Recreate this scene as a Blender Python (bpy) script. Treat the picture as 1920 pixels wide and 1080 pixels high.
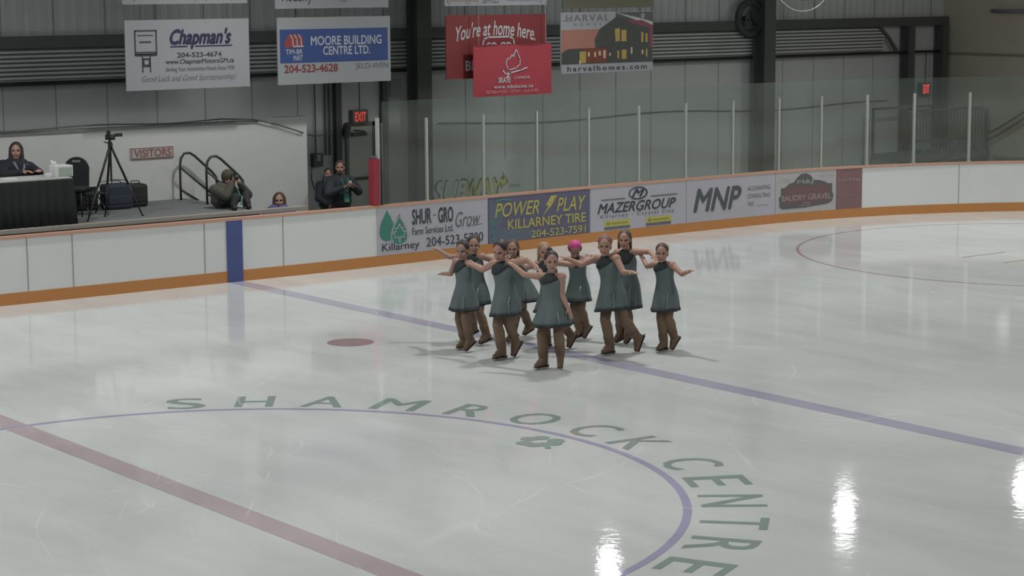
import bpy, bmesh, math, random
from mathutils import Vector, Matrix, Euler
for o in list(bpy.data.objects): bpy.data.objects.remove(o)
random.seed(7)
SC = bpy.context.scene
COL = SC.collection
PI = math.pi

# ------------------------------------------------------------------ camera
cam_d = bpy.data.cameras.new('camera'); cam = bpy.data.objects.new('camera', cam_d); COL.objects.link(cam)
cam_d.sensor_width = 36.0; cam_d.lens = 3921.57 * 36 / 1920; cam_d.clip_end = 300
FW = Vector((0.60171143, 0.78551465, -0.14460324)); RT = Vector((0.79331606, -0.60878102, -0.00594088))
UP = Vector((0.09269836, 0.11114138, 0.98947188))
cam.matrix_world = Matrix(((RT.x, UP.x, -FW.x, -9.7398), (RT.y, UP.y, -FW.y, -17.4747), (RT.z, UP.z, -FW.z, 4.9946), (0, 0, 0, 1)))
SC.camera = cam

# ------------------------------------------------------------------ exposure, world
SC.view_settings.view_transform = 'Standard'; SC.view_settings.look = 'None'
SC.view_settings.gamma = 1; SC.view_settings.use_curve_mapping = False
SC.view_settings.exposure = 0.0
W = bpy.data.worlds.new('world'); SC.world = W; W.use_nodes = True
W.node_tree.nodes['Background'].inputs[0].default_value = (.5, .53, .55, 1)
W.node_tree.nodes['Background'].inputs[1].default_value = 0.05

# ------------------------------------------------------------------ helpers
def lin(c):
    if isinstance(c, str):
        c = tuple(int(c[i:i + 2], 16) / 255 for i in (1, 3, 5))
    return tuple((x / 12.92 if x <= .04045 else ((x + .055) / 1.055) ** 2.4) for x in c[:3]) + (1,)

MATS = {}
def mat(name, col, rough=.6, metal=0, noise=.06, scale=12, bump=0, spec=.4, emit=0):
    if name in MATS: return MATS[name]
    m = bpy.data.materials.new(name); m.use_nodes = True; nt = m.node_tree; N = nt.nodes; L = nt.links
    b = N['Principled BSDF']; c = lin(col)
    b.inputs['Roughness'].default_value = rough; b.inputs['Metallic'].default_value = metal
    b.inputs['Specular IOR Level'].default_value = spec
    tc = N.new('ShaderNodeTexCoord'); nz = N.new('ShaderNodeTexNoise'); nz.inputs['Scale'].default_value = scale
    nz.inputs['Detail'].default_value = 4
    mx = N.new('ShaderNodeMix'); mx.data_type = 'RGBA'
    mx.inputs[6].default_value = tuple(x * (1 - noise) for x in c[:3]) + (1,)
    mx.inputs[7].default_value = tuple(min(1, x * (1 + noise)) for x in c[:3]) + (1,)
    L.new(tc.outputs['Object'], nz.inputs['Vector']); L.new(nz.outputs['Fac'], mx.inputs[0]); L.new(mx.outputs[2], b.inputs['Base Color'])
    if bump:
        bp = N.new('ShaderNodeBump'); bp.inputs['Strength'].default_value = bump; bp.inputs['Distance'].default_value = .01
        L.new(nz.outputs['Fac'], bp.inputs['Height']); L.new(bp.outputs[0], b.inputs['Normal'])
    if emit:
        b.inputs['Emission Color'].default_value = c; b.inputs['Emission Strength'].default_value = emit
    MATS[name] = m; return m

def icy(name, col, var=.05):
    """paint or white base seen through the wet, scratched ice surface"""
    if name in MATS: return MATS[name]
    m = bpy.data.materials.new(name); m.use_nodes = True; nt = m.node_tree; N = nt.nodes; L = nt.links
    b = N['Principled BSDF']; c = lin(col)
    b.inputs['IOR'].default_value = 1.31
    geo = N.new('ShaderNodeNewGeometry')
    def noise(sc, det, dist=0, vs=(1, 1, 1), rot=0):
        mp = N.new('ShaderNodeMapping'); mp.inputs['Scale'].default_value = vs; mp.inputs['Rotation'].default_value = (0, 0, rot)
        nz = N.new('ShaderNodeTexNoise'); nz.inputs['Scale'].default_value = sc; nz.inputs['Detail'].default_value = det
        nz.inputs['Distortion'].default_value = dist
        L.new(geo.outputs['Position'], mp.inputs['Vector']); L.new(mp.outputs[0], nz.inputs['Vector']); return nz
    def ramp(src, a, bb):
        r = N.new('ShaderNodeMapRange'); r.inputs[1].default_value = a; r.inputs[2].default_value = bb
        L.new(src, r.inputs[0]); return r
    big = noise(.35, 3); mid = noise(1.6, 5, .6, (1, .35, 1), .35)
    add = N.new('ShaderNodeMath'); add.operation = 'ADD'; L.new(big.outputs['Fac'], add.inputs[0]); L.new(mid.outputs['Fac'], add.inputs[1])
    rr = ramp(add.outputs[0], .75, 1.25)
    mx = N.new('ShaderNodeMix'); mx.data_type = 'RGBA'
    mx.inputs[6].default_value = tuple(x * (1 - var * 2) for x in c[:3]) + (1,)
    mx.inputs[7].default_value = tuple(min(.95, x * (1 + var)) for x in c[:3]) + (1,)
    L.new(rr.outputs[0], mx.inputs[0]); last = mx.outputs[2]
    # skate scratches: thin bright rings of warped voronoi edges plus fine hatch
    for sc, w, amt, rot in ((.28, .0032, .30, .2), (.55, .0045, .22, 1.1), (1.3, .010, .13, 2.0)):
        mp = N.new('ShaderNodeMapping'); mp.inputs['Rotation'].default_value = (0, 0, rot); mp.inputs['Scale'].default_value = (1, .45, 1)
        wz = noise(.22, 0); va = N.new('ShaderNodeVectorMath'); va.operation = 'MULTIPLY_ADD'
        va.inputs[1].default_value = (6, 6, 0); L.new(wz.outputs['Color'], va.inputs[0]); L.new(geo.outputs['Position'], va.inputs[2])
        L.new(va.outputs[0], mp.inputs['Vector'])
        vo = N.new('ShaderNodeTexVoronoi'); vo.feature = 'DISTANCE_TO_EDGE'; vo.inputs['Scale'].default_value = sc
        L.new(mp.outputs[0], vo.inputs['Vector'])
        line = ramp(vo.outputs['Distance'], w, 0)
        brk = ramp(noise(1.1, 3).outputs['Fac'], .45, .6)
        ml = N.new('ShaderNodeMath'); ml.operation = 'MULTIPLY'; L.new(line.outputs[0], ml.inputs[0]); L.new(brk.outputs[0], ml.inputs[1])
        m2 = N.new('ShaderNodeMath'); m2.operation = 'MULTIPLY'; m2.inputs[1].default_value = amt; L.new(ml.outputs[0], m2.inputs[0])
        mm = N.new('ShaderNodeMix'); mm.data_type = 'RGBA'; mm.inputs[7].default_value = (.95, .97, .97, 1)
        L.new(m2.outputs[0], mm.inputs[0]); L.new(last, mm.inputs[6]); last = mm.outputs[2]
    L.new(last, b.inputs['Base Color'])
    rg = ramp(mid.outputs['Fac'], .3, .7); rg.inputs[3].default_value = .03; rg.inputs[4].default_value = .075
    L.new(rg.outputs[0], b.inputs['Roughness'])
    f1 = noise(9, 5); bp = N.new('ShaderNodeBump'); bp.inputs['Strength'].default_value = .25; bp.inputs['Distance'].default_value = .004
    L.new(f1.outputs['Fac'], bp.inputs['Height']); L.new(bp.outputs[0], b.inputs['Normal'])
    MATS[name] = m; return m

def glass_mat(name, tint, refl=.06):
    if name in MATS: return MATS[name]
    m = bpy.data.materials.new(name); m.use_nodes = True; nt = m.node_tree; N = nt.nodes; L = nt.links
    N.remove(N['Principled BSDF']); out = N['Material Output']
    t = N.new('ShaderNodeBsdfTransparent'); t.inputs[0].default_value = tint
    g = N.new('ShaderNodeBsdfGlossy'); g.inputs['Roughness'].default_value = .05
    d = N.new('ShaderNodeBsdfDiffuse'); d.inputs[0].default_value = (.55, .62, .58, 1)
    nz = N.new('ShaderNodeTexNoise'); nz.inputs['Scale'].default_value = 1.5
    geo = N.new('ShaderNodeNewGeometry'); L.new(geo.outputs['Position'], nz.inputs['Vector'])
    mr = N.new('ShaderNodeMapRange'); mr.inputs[3].default_value = .02; mr.inputs[4].default_value = .07; L.new(nz.outputs['Fac'], mr.inputs[0])
    m1 = N.new('ShaderNodeMixShader'); L.new(mr.outputs[0], m1.inputs[0]); L.new(t.outputs[0], m1.inputs[1]); L.new(d.outputs[0], m1.inputs[2])
    m2 = N.new('ShaderNodeMixShader'); m2.inputs[0].default_value = refl; L.new(m1.outputs[0], m2.inputs[1]); L.new(g.outputs[0], m2.inputs[2])
    L.new(m2.outputs[0], out.inputs[0]); MATS[name] = m; return m

class MB:
    def __init__(s): s.b = bmesh.new()
    def box(s, c, d, rot=None, mi=0):
        M = Matrix.Translation(c) @ (rot.to_4x4() if rot else Matrix()) @ Matrix.Diagonal((d[0], d[1], d[2], 1))
        r = bmesh.ops.create_cube(s.b, size=1, matrix=M)
        for v in r['verts']:
            for f in v.link_faces: f.material_index = mi
        return s
    def span(s, a, b): return s.box([(a[i] + b[i]) / 2 for i in range(3)], [abs(b[i] - a[i]) for i in range(3)])
    def cyl(s, a, b, r0, r1=None, seg=12, cap=True):
        a = Vector(a); b = Vector(b); r1 = r0 if r1 is None else r1; d = b - a
        M = Matrix.Translation((a + b) / 2) @ d.to_track_quat('Z', 'Y').to_matrix().to_4x4()
        bmesh.ops.create_cone(s.b, cap_ends=cap, segments=seg, radius1=r0, radius2=r1, depth=d.length, matrix=M); return s
    def ell(s, c, r, rot=None, seg=16, rings=10):
        M = Matrix.Translation(c) @ (rot.to_4x4() if rot else Matrix()) @ Matrix.Diagonal((r[0], r[1], r[2], 1))
        bmesh.ops.create_uvsphere(s.b, u_segments=seg, v_segments=rings, radius=1, matrix=M); return s
    def cap(s, a, b, r0, r1=None, seg=12):
        r1 = r0 if r1 is None else r1
        s.cyl(a, b, r0, r1, seg); s.ell(a, (r0,) * 3, None, seg, 8); s.ell(b, (r1,) * 3, None, seg, 8); return s
    def tube(s, pts, r, seg=8, closed=False):
        pts = [Vector(p) for p in pts]; n = len(pts); rings = []
        rr = r if hasattr(r, '__len__') else [r] * n
        for i, p in enumerate(pts):
            t = (pts[(i + 1) % n] - pts[i - 1]) if closed else (pts[min(i + 1, n - 1)] - pts[max(i - 1, 0)])
            qn = t.to_track_quat('Z', 'Y')
            rings.append([s.b.verts.new(p + qn @ Vector((rr[i] * math.cos(2 * PI * k / seg), rr[i] * math.sin(2 * PI * k / seg), 0))) for k in range(seg)])
        m = n if closed else n - 1
        for i in range(m):
            A, B = rings[i], rings[(i + 1) % n]
            for k in range(seg): s.b.faces.new((A[k], A[(k + 1) % seg], B[(k + 1) % seg], B[k]))
        if not closed:
            s.b.faces.new(rings[0][::-1]); s.b.faces.new(rings[-1])
        return s
    def poly(s, pts, z0, z1):
        """prism of a 2-D outline (x, y) between two heights"""
        lo = [s.b.verts.new((p[0], p[1], z0)) for p in pts]; hi = [s.b.verts.new((p[0], p[1], z1)) for p in pts]; n = len(pts)
        s.b.faces.new(lo[::-1]); s.b.faces.new(hi)
        for i in range(n): s.b.faces.new((lo[i], lo[(i + 1) % n], hi[(i + 1) % n], hi[i]))
        return s
    def strip(s, pts, z0, z1, th):
        """upright wall of thickness th along a 2-D path; th grows to the path's left"""
        n = len(pts); P = [Vector(p) for p in pts]; Q = []
        for i in range(n):
            t = P[min(i + 1, n - 1)] - P[max(i - 1, 0)]; t.normalize(); Q.append(P[i] + Vector((-t.y, t.x)) * th)
        V = [[s.b.verts.new((a.x, a.y, h)) for h in (z0, z1)] + [s.b.verts.new((b.x, b.y, h)) for h in (z1, z0)] for a, b in zip(P, Q)]
        for i in range(n - 1):
            for k in range(4): s.b.faces.new((V[i][k], V[i + 1][k], V[i + 1][(k + 1) % 4], V[i][(k + 1) % 4]))
        s.b.faces.new(V[0]); s.b.faces.new(V[-1][::-1]); return s
    def build(s, name, material, parent=None, smooth=False, bevel=0, M=None):
        bmesh.ops.recalc_face_normals(s.b, faces=s.b.faces)
        me = bpy.data.meshes.new(name); s.b.to_mesh(me); s.b.free()
        if M is not None: me.transform(M)
        for mt in (material if isinstance(material, (list, tuple)) else [material]): me.materials.append(mt)
        if smooth: me.polygons.foreach_set('use_smooth', [True] * len(me.polygons))
        o = bpy.data.objects.new(name, me); COL.objects.link(o)
        if parent is not None:
            o.parent = parent; o.matrix_parent_inverse = Matrix.Translation(parent.location).inverted() if parent.type == 'EMPTY' else Matrix()
        if bevel:
            bv = o.modifiers.new('bevel', 'BEVEL'); bv.width = bevel; bv.segments = 2; bv.limit_method = 'ANGLE'
        return o

def tag(o, label=None, cat=None, group=None, kind=None):
    for k, v in (('label', label), ('category', cat), ('group', group), ('kind', kind)):
        if v: o[k] = v
    return o
def empty(name, loc, label, cat, group=None):
    o = bpy.data.objects.new(name, None); COL.objects.link(o); o.location = loc; o.empty_display_size = .1
    return tag(o, label, cat, group)
def struct(o): o['kind'] = 'structure'; return o

# --- lettering -----------------------------------------------------------
def glyphs(txt, bold=0, shear=0, spacing=1.0):
    c = bpy.data.curves.new('t', 'FONT'); c.body = txt; c.size = 1; c.offset = bold; c.shear = shear; c.space_character = spacing
    c.resolution_u = 3; c.dimensions = '2D'; c.fill_mode = 'FRONT'
    o = bpy.data.objects.new('t', c); COL.objects.link(o)
    bpy.context.view_layer.update()
    dg = bpy.context.evaluated_depsgraph_get(); me = bpy.data.meshes.new_from_object(o.evaluated_get(dg))
    vs = [tuple(v.co) for v in me.vertices]; fs = [tuple(p.vertices) for p in me.polygons]
    bpy.data.objects.remove(o); bpy.data.curves.remove(c); bpy.data.meshes.remove(me); return vs, fs

class Art:
    """flat print work on a panel: u along, v up, mapped by fn(u, v, lift)"""
    def __init__(s, fn, bent=False): s.fn = fn; s.bent = bent
    def _out(s, name, vs, fs, material, parent):
        me = bpy.data.meshes.new(name); me.from_pydata(vs, [], fs); me.materials.append(material)
        o = bpy.data.objects.new(name, me); COL.objects.link(o)
        if parent is not None: o.parent = parent; o.matrix_parent_inverse = Matrix.Translation(parent.location).inverted() if parent.type == 'EMPTY' else Matrix()
        return o
    def text(s, name, txt, u0, v0, u1, v1, material, parent, bold=.0, shear=0, spacing=1, rise=0, arch=0, lift=None):
        vs, fs = glyphs(txt, 0, shear, spacing)
        if bold:
            d = bold * .9; V0 = vs; F0 = fs; vs = []; fs = []
            for q, (dx, dy) in enumerate(((0, 0), (d, 0), (-d, 0), (0, d), (0, -d))):
                n0 = len(vs); vs += [(x + dx, y + dy, q * .0003) for x, y, _ in V0]; fs += [tuple(i + n0 for i in f) for f in F0]
        xs = [v[0] for v in vs]; ys = [v[1] for v in vs]; a, b, c, d = min(xs), max(xs), min(ys), max(ys)
        l = .0035 if lift is None else lift; out = []
        for x, y, zq in vs:
            t = (x - a) / (b - a); u = u0 + t * (u1 - u0); v = v0 + (y - c) / (d - c) * (v1 - v0) + rise * t + arch * (1 - (2 * t - 1) ** 2)
            out.append(s.fn(u, v, l + zq))
        return s._out(name, out, fs, material, parent)
    def shapes(s, name, polys, material, parent, lift=.0025, cut=8):
        b = bmesh.new()
        for pl in polys: b.faces.new([b.verts.new((u, v, 0)) for u, v in pl])
        bmesh.ops.triangulate(b, faces=b.faces)
        if s.bent:
            us = [v.co.x for v in b.verts]; u = math.ceil(min(us) / .12) * .12
            while u < max(us):
                bmesh.ops.bisect_plane(b, geom=b.verts[:] + b.edges[:] + b.faces[:], plane_co=(u, 0, 0), plane_no=(1, 0, 0)); u += .12
        b.verts.index_update(); vs = [s.fn(v.co.x, v.co.y, lift) for v in b.verts]; fs = [tuple(v.index for v in f.verts) for f in b.faces]; b.free()
        return s._out(name, vs, fs, material, parent)
    def rects(s, name, rs, material, parent, lift=.0025):
        P = []
        for (a, b, c, d) in rs:
            n = max(1, int((c - a) / .2))
            for i in range(n):
                x0 = a + (c - a) * i / n; x1 = a + (c - a) * (i + 1) / n; P.append([(x0, b), (x1, b), (x1, d), (x0, d)])
        return s.shapes(name, P, material, parent, lift)
    def line(s, name, pts, w, material, parent, lift=.004, closed=False):
        P = []; n = len(pts)
        for i in range(n if closed else n - 1):
            a = Vector(pts[i]); b = Vector(pts[(i + 1) % n]); t = (b - a).normalized(); m = Vector((-t.y, t.x)) * w / 2; a = a - t * w * .3; b = b + t * w * .3
            P.append([tuple(a - m), tuple(b - m), tuple(b + m), tuple(a + m)])
        return s.shapes(name, P, material, parent, lift)

def arc(cx, cy, rx, ry, a0, a1, n=24):
    return [(cx + rx * math.cos(math.radians(a0 + (a1 - a0) * i / n)), cy + ry * math.sin(math.radians(a0 + (a1 - a0) * i / n))) for i in range(n + 1)]

# boards' inner face as the camera sees it: straight, a faint bow, then the corner
def py(x):
    if x <= 20.4:
        t = min(max((x - 9) / 8, 0), 1); return 13.24 + .31 * t * t * (3 - 2 * t)
    return 4.55 + 9.0 * math.sqrt(max(0, 1 - ((x - 20.4) / 10.4) ** 2))
def path(x0, x1, step=.35):
    n = max(2, int((x1 - x0) / step)); return [(x0 + (x1 - x0) * i / n, py(x0 + (x1 - x0) * i / n)) for i in range(n + 1)]

# ------------------------------------------------------------------ lamps (hung in rows over the ice)
LAMP_Z = 6.30
def high_bay(i, x, y, power, f=1.0, first=[None]):
    lab = 'high bay lamp hung over the rink'
    o = empty('high_bay_lamp', (x, y, LAMP_Z), lab, 'lamp', 'high bay lamps over the rink')
    if first[0] is None:
        m = MB(); n = 24; prof = [(.10, .42), (.14, .34), (.22, .18), (.30, .02), (.305, .0), (.29, .02), (.21, .17), (.13, .33)]
        for a, b in zip(prof, prof[1:]):
            for k in range(n):
                t0, t1 = 2 * PI * k / n, 2 * PI * (k + 1) / n
                m.b.faces.new([m.b.verts.new((r * math.cos(t), r * math.sin(t), h)) for (r, h), t in ((a, t0), (a, t1), (b, t1), (b, t0))])
        bmesh.ops.remove_doubles(m.b, verts=m.b.verts, dist=1e-5)
        sh = m.build('reflector', mat('lamp_shell', '#8a8d8f', .4, .6), smooth=True)
        ho = MB().cyl((0, 0, .40), (0, 0, .62), .11, .09, 16).build('ballast_housing', mat('lamp_box', '#55585a', .5, .3))
        rd = MB().cyl((0, 0, .62), (0, 0, 7.15 - LAMP_Z), .012, .012, 8).build('hanging_rod', mat('steel', '#77797a', .35, .8))
        first[0] = (sh, ho, rd)
        for p in first[0]: p.parent = o
    else:
        for p in first[0]:
            c = p.copy(); COL.objects.link(c); c.parent = o
    ld = bpy.data.lights.new('lamp_light', 'AREA'); ld.shape = 'DISK'; ld.size = .42; ld.energy = power * f; ld.color = (1, 1, .975); ld.spread = math.radians(145)
    lo = bpy.data.objects.new('lamp_light', ld); COL.objects.link(lo); lo.parent = o; lo.location = (0, 0, .08)
    ld = bpy.data.lights.new('lamp_bulb', 'POINT'); ld.shadow_soft_size = .16; ld.energy = BULB * (f if f >= .8 else .8); ld.color = (1, 1, .975)
    lo = bpy.data.objects.new('lamp_bulb', ld); COL.objects.link(lo); lo.parent = o; lo.location = (0, 0, -.16)
POWER = 112; BULB = 60
rows = [(12.4, [-24, -17.3, -10.6, -4, 2.4, 8.95, 15.45, 21.95, 26.7]), (5.0, [-24, -17.3, -10.6, -4, 2.4, 8.95, 15.45, 21.95, 27.6]),
        (-2.4, [-24, -17.3, -10.6, -4, 2.4, 8.95, 15.45, 21.95, 27.6]), (-9.8, [-24, -17.3, -10.6, -4, 2.4, 8.95, 15.45, 21.95, 27.6])]
for yy, xs in rows:
    for x in xs: high_bay(0, x, (yy if not (yy > 12 and x > 26) else 11.5), POWER, {12.4: 1.0, 5.0: 1.08, -2.4: .80, -9.8: .62}[yy] * (.85 if x > 26 and yy > 12 else 1))

# ------------------------------------------------------------------ building shell
M_wall = mat('wall_panel', '#c3c5c6', .75, noise=.05, scale=3)
M_wallhi = mat('ribbed_panel', '#bcbec0', .7, noise=.05, scale=3)
M_dark = mat('dark_steel', '#565958', .55, noise=.08)
M_seam = mat('seam', '#999b9c', .8)
M_end = mat('end_wall', '#b3ad9f', .85, noise=.07, scale=2)
M_conc = mat('concrete', '#7c7d7c', .8, noise=.1, scale=4, bump=.1)
M_white = mat('white_board', '#d4d7d6', .45, noise=.03, scale=8)
struct(MB().span((-34, -22, -.2), (34, 21, -.03)).build('floor', M_conc))
struct(MB().span((-34, -22, 7.15), (34, 21, 7.35)).build('ceiling', mat('ceiling', '#8d9091', .8)))
YW = 19.0
wf = MB().span((-34, YW, -.03), (32.3, YW + .25, 7.15))
struct(wf.build('wall_far', M_wall))
struct(MB().span((32.3, -22, -.03), (32.6, YW + .25, 7.15)).build('wall_right', M_end))
struct(MB().span((-34.3, -22, -.03), (-34, YW + .25, 7.15)).build('wall_left', M_wall))
struct(MB().span((-34, -22.3, -.03), (32.6, -22, 7.15)).build('wall_near', M_wall))
# vertical ribs of the upper sheets, seams of the lower panels
m = MB(); x = -6.0
while x < 32.2:
    m.span((x, YW - .012, 4.06), (x + .11, YW + .01, 7.1)); x += .24
struct(m.build('trim_1', M_wallhi))
m = MB(); x = 5.3
while x < 32: m.span((x, YW - .006, 0), (x + .022, YW + .01, 3.2)); m.span((x, YW - .02, 4.05), (x + .03, YW, 7.1)); x += 1.06
struct(m.build('trim_2', M_seam))
# horizontal ribbed band (radiant duct louvres) and the girt above it
m = MB()
for x0, x1 in ((-6, 29.9),):
    m.span((x0, YW - .10, 3.22), (x1, YW + .01, 3.83))
struct(m.build('trim_3', mat('louvre_back', '#9a9c9d', .6)))
m = MB(); m2 = MB()
for k in range(7):
    z = 3.27 + .08 * k; m.span((-6, YW - .17, z), (29.9, YW - .09, z + .042)); m2.span((-6, YW - .125, z + .042), (29.9, YW - .095, z + .08))
struct(m.build('trim_4', mat('louvre_slat', '#bfc1c2', .5)))
struct(m2.build('trim_5', mat('louvre_gap', '#6d7070', .7)))
struct(MB().span((-6, YW - .24, 3.84), (32.25, YW + .01, 4.06)).build('trim_6', M_dark))
struct(MB().span((-6, YW - .20, 3.155), (32.25, YW - .01, 3.205)).build('trim_7', mat('black_trim', '#262829', .6)))
struct(MB().tube([(29.7, YW - .19, 3.85), (30.05, YW - .19, 3.55), (30.35, YW - .19, 3.22)], .05).build('trim_8', M_dark))
struct(MB().span((-6, YW - .13, 0), (32.2, YW + .01, .10)).build('baseboard_far', M_dark))
# columns
def ibeam(n, x, y, w, d, z1, lab):
    e = empty('steel_column', (x, y, -.03), lab, 'column', None)
    MB().span((x - w / 2, y - d / 2, -.03), (x + w / 2, y - d / 2 + .025, z1)).build('flange', M_dark, e)
    MB().span((x - w / 2, y + d / 2 - .025, -.03), (x + w / 2, y + d / 2, z1)).build('flange', M_dark, e)
    MB().span((x - .012, y - d / 2 + .025, -.03), (x + .012, y + d / 2 - .025, z1)).build('web', M_dark, e)
    MB().span((x - w / 2 - .04, y - d / 2 - .04, -.03), (x + w / 2 + .04, y + d / 2 + .04, .0)).build('base_plate', M_dark, e)
ibeam(0, 15.45, 18.55, .36, .40, 6.8, 'dark steel column between the blue and red hanging signs')
ibeam(1, 25.45, 18.55, .36, .40, 6.8, 'dark steel column right of the house-picture sign')
ibeam(2, 30.75, 18.80, .22, .30, 3.84, 'slim dark column left of the right corner exit sign')
ibeam(3, 32.02, 18.80, .20, .30, 3.84, 'dark corner column where the grey wall meets the brown end wall')
ibeam(4, 13.62, 18.90, .13, .14, 3.84, 'thin dark column behind the standing man')
ibeam(5, 14.78, 18.90, .12, .14, 3.84, 'thin dark column right of the exit door')
# end wall trims and tube heater
struct(MB().span((32.24, 8, 3.1), (32.31, YW, 3.14)).build('trim_9', mat('end_trim', '#847e71', .7)))
e = empty('tube_heater', (32.2, 16.3, 4.12), 'pale horizontal tube fixture high on the brown end wall', 'heater')
MB().cyl((32.15, 17.3, 4.21), (32.15, 14.6, 4.21), .045).build('tube', mat('pale_metal', '#8f8b97', .4), e, True)
for yy in (17.0, 15.0): MB().span((32.15, yy - .02, 4.2), (32.3, yy + .02, 4.24)).build('bracket', M_dark, e)

# ------------------------------------------------------------------ ice and its painted marks
outl = path(-22, 20.4, 1.0)[:-1] + [(20.4 + 10.4 * math.sin(a), 4.55 + 9 * math.cos(a)) for a in [PI / 2 * i / 28 for i in range(29)]]
def mirror(pts): return [(x, -y) for x, y in reversed(pts)]
right = outl
left = [(-22 - 8.5 * math.sin(a), 4.74 + 8.5 * math.cos(a)) for a in [PI / 2 * i / 20 for i in range(21)]]
loop = right + mirror(right) + [(x, -y) for x, y in left[1:]] + [(x, y) for x, y in reversed(left[1:])]
struct(MB().poly(loop, -.03, 0).build('floor_ice', icy('ice_white', '#c9cccb')))
def decal(name, polys, material, label, cat, group=None, z=.0012):
    m = MB()
    for pl in polys: m.poly(pl, .0002, z)
    return tag(m.build(name, material), label, cat, group)
def ringpoly(cx, cy, r, w, n=160, a0=0, a1=360):
    P = []
    for i in range(n):
        t0 = math.radians(a0 + (a1 - a0) * i / n); t1 = math.radians(a0 + (a1 - a0) * (i + 1) / n)
        P.append([(cx + rr * math.cos(t), cy + rr * math.sin(t)) for rr, t in ((r - w / 2, t0), (r + w / 2, t0), (r + w / 2, t1), (r - w / 2, t1))])
    return P
def flat(name, polys, material, label, cat, group=None, z=.0015):
    vs = []; fs = []
    for i, pl in enumerate(polys):
        n0 = len(vs); vs += [(x, y, z + (i * .0004 if len(polys) < 12 else 0)) for x, y in pl]; fs.append(tuple(range(n0, n0 + len(pl))))
    me = bpy.data.meshes.new(name); me.from_pydata(vs, [], fs); me.materials.append(material)
    o = bpy.data.objects.new(name, me); COL.objects.link(o); return tag(o, label, cat, group)
XB = 7.88
I_blue = icy('ice_blue', '#a6a4b6'); I_red = icy('ice_red', '#b2a5a7'); I_green = icy('ice_green', '#8b9a93'); I_ring = icy('ice_ring', '#a39fba')
flat('blue_line', [[(XB - .15, -13.1), (XB + .15, -13.1), (XB + .15, 13.235), (XB - .15, 13.235)]], I_blue, 'blue line painted across the ice under the skaters', 'rink line')
flat('red_centre_line', [[(-.15, -13.1), (.15, -13.1), (.15, 13.235), (-.15, 13.235)]], I_red, 'faded red centre line across the lower left of the ice', 'rink line')
flat('centre_circle', ringpoly(0, 0, 4.57, .085, 300), I_ring, 'thin purple-blue centre circle inside the green lettering', 'rink marking', z=.002)
flat('faceoff_circle', ringpoly(21.46, 6.98, 4.57, .06), icy('ice_red_thin', '#ab9599'), 'thin red end zone face-off circle at the right', 'rink marking')
flat('faceoff_spot', [arc(6.08, 6.92, .33, .33, 0, 360, 40)[:-1]], icy('ice_red_spot', '#9d898b'), 'round red face-off spot left of the blue line', 'rink marking')
flat('faceoff_spot', [arc(21.46, 6.98, .3, .3, 0, 360, 40)[:-1]] + [[(x, y) for x, y in ((21.46 + sx * a, 6.98 + sy * .45), (21.46 + sx * b, 6.98 + sy * .45), (21.46 + sx * b, 6.98 + sy * .5), (21.46 + sx * a, 6.98 + sy * .5))] for sx in (-1, 1) for sy in (-1, 1) for a, b in ((.6, 1.8),)], icy('ice_red_thin', '#ab9599'), 'faint face-off spot and hash marks inside the end zone circle', 'rink marking')
le = empty('ice_lettering', (4, 0, 0), 'faded green SHAMROCK CENTRE lettering curved around the centre circle', 'lettering')
for ch, ang in (('S', 64.5), ('H', 55), ('A', 45.2), ('M', 34.6), ('R', 23.9), ('O', 13.6), ('C', 3.2), ('K', -6.2), ('C', -18.8), ('E', -28.1), ('N', -37.4), ('T', -47.0), ('R', -56.0), ('E', -64.8)):
    v0, f0 = glyphs(ch); v = []; f = []; vs = []
    for q, (dx, dy) in enumerate(((0, 0), (.015, 0), (-.015, 0))):
        n0 = len(v); v += [(x + dx, y + dy, q * .0003) for x, y, _ in v0]; f += [tuple(i + n0 for i in t) for t in f0]
    xs = [p[0] for p in v]; ys = [p[1] for p in v]
    w = {'M': .58, 'O': .56, 'T': .44, 'E': .42, 'N': .48, 'A': .52}.get(ch, .46); cx0 = (min(xs) + max(xs)) / 2
    for p in v:
        r = 4.70 + (p[1] - min(ys)) / (max(ys) - min(ys)) * .64; lt = (p[0] - cx0) / (max(xs) - min(xs)) * w
        a = math.radians(ang); Rv = Vector((math.cos(a), math.sin(a))); T = Vector((math.sin(a), -math.cos(a))); P = Rv * r + T * lt
        vs.append((P.x - 4, P.y, .0015 + p[2]))
    me = bpy.data.meshes.new('letter'); me.from_pydata(vs, [], f); me.materials.append(I_green)
    o = bpy.data.objects.new('letter', me); COL.objects.link(o); o.parent = le
P = []
for a in (90, 210, 330):
    c = (4.17 + .17 * math.cos(math.radians(a - 20)), .2 + .17 * math.sin(math.radians(a - 20)))
    for sgn in (-1, 1):
        P.append(arc(c[0] + sgn * .07 * math.cos(math.radians(a + 70)), c[1] + sgn * .07 * math.sin(math.radians(a + 70)), .10, .10, 0, 360, 16)[:-1])
P.append([(4.0, -.12), (4.05, -.16), (4.2, .1), (4.13, .16)])
flat('shamrock_emblem', P, icy('ice_green_faint', '#93a39c'), 'small faded green shamrock emblem just inside the centre circle', 'emblem', z=.0022)

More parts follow.
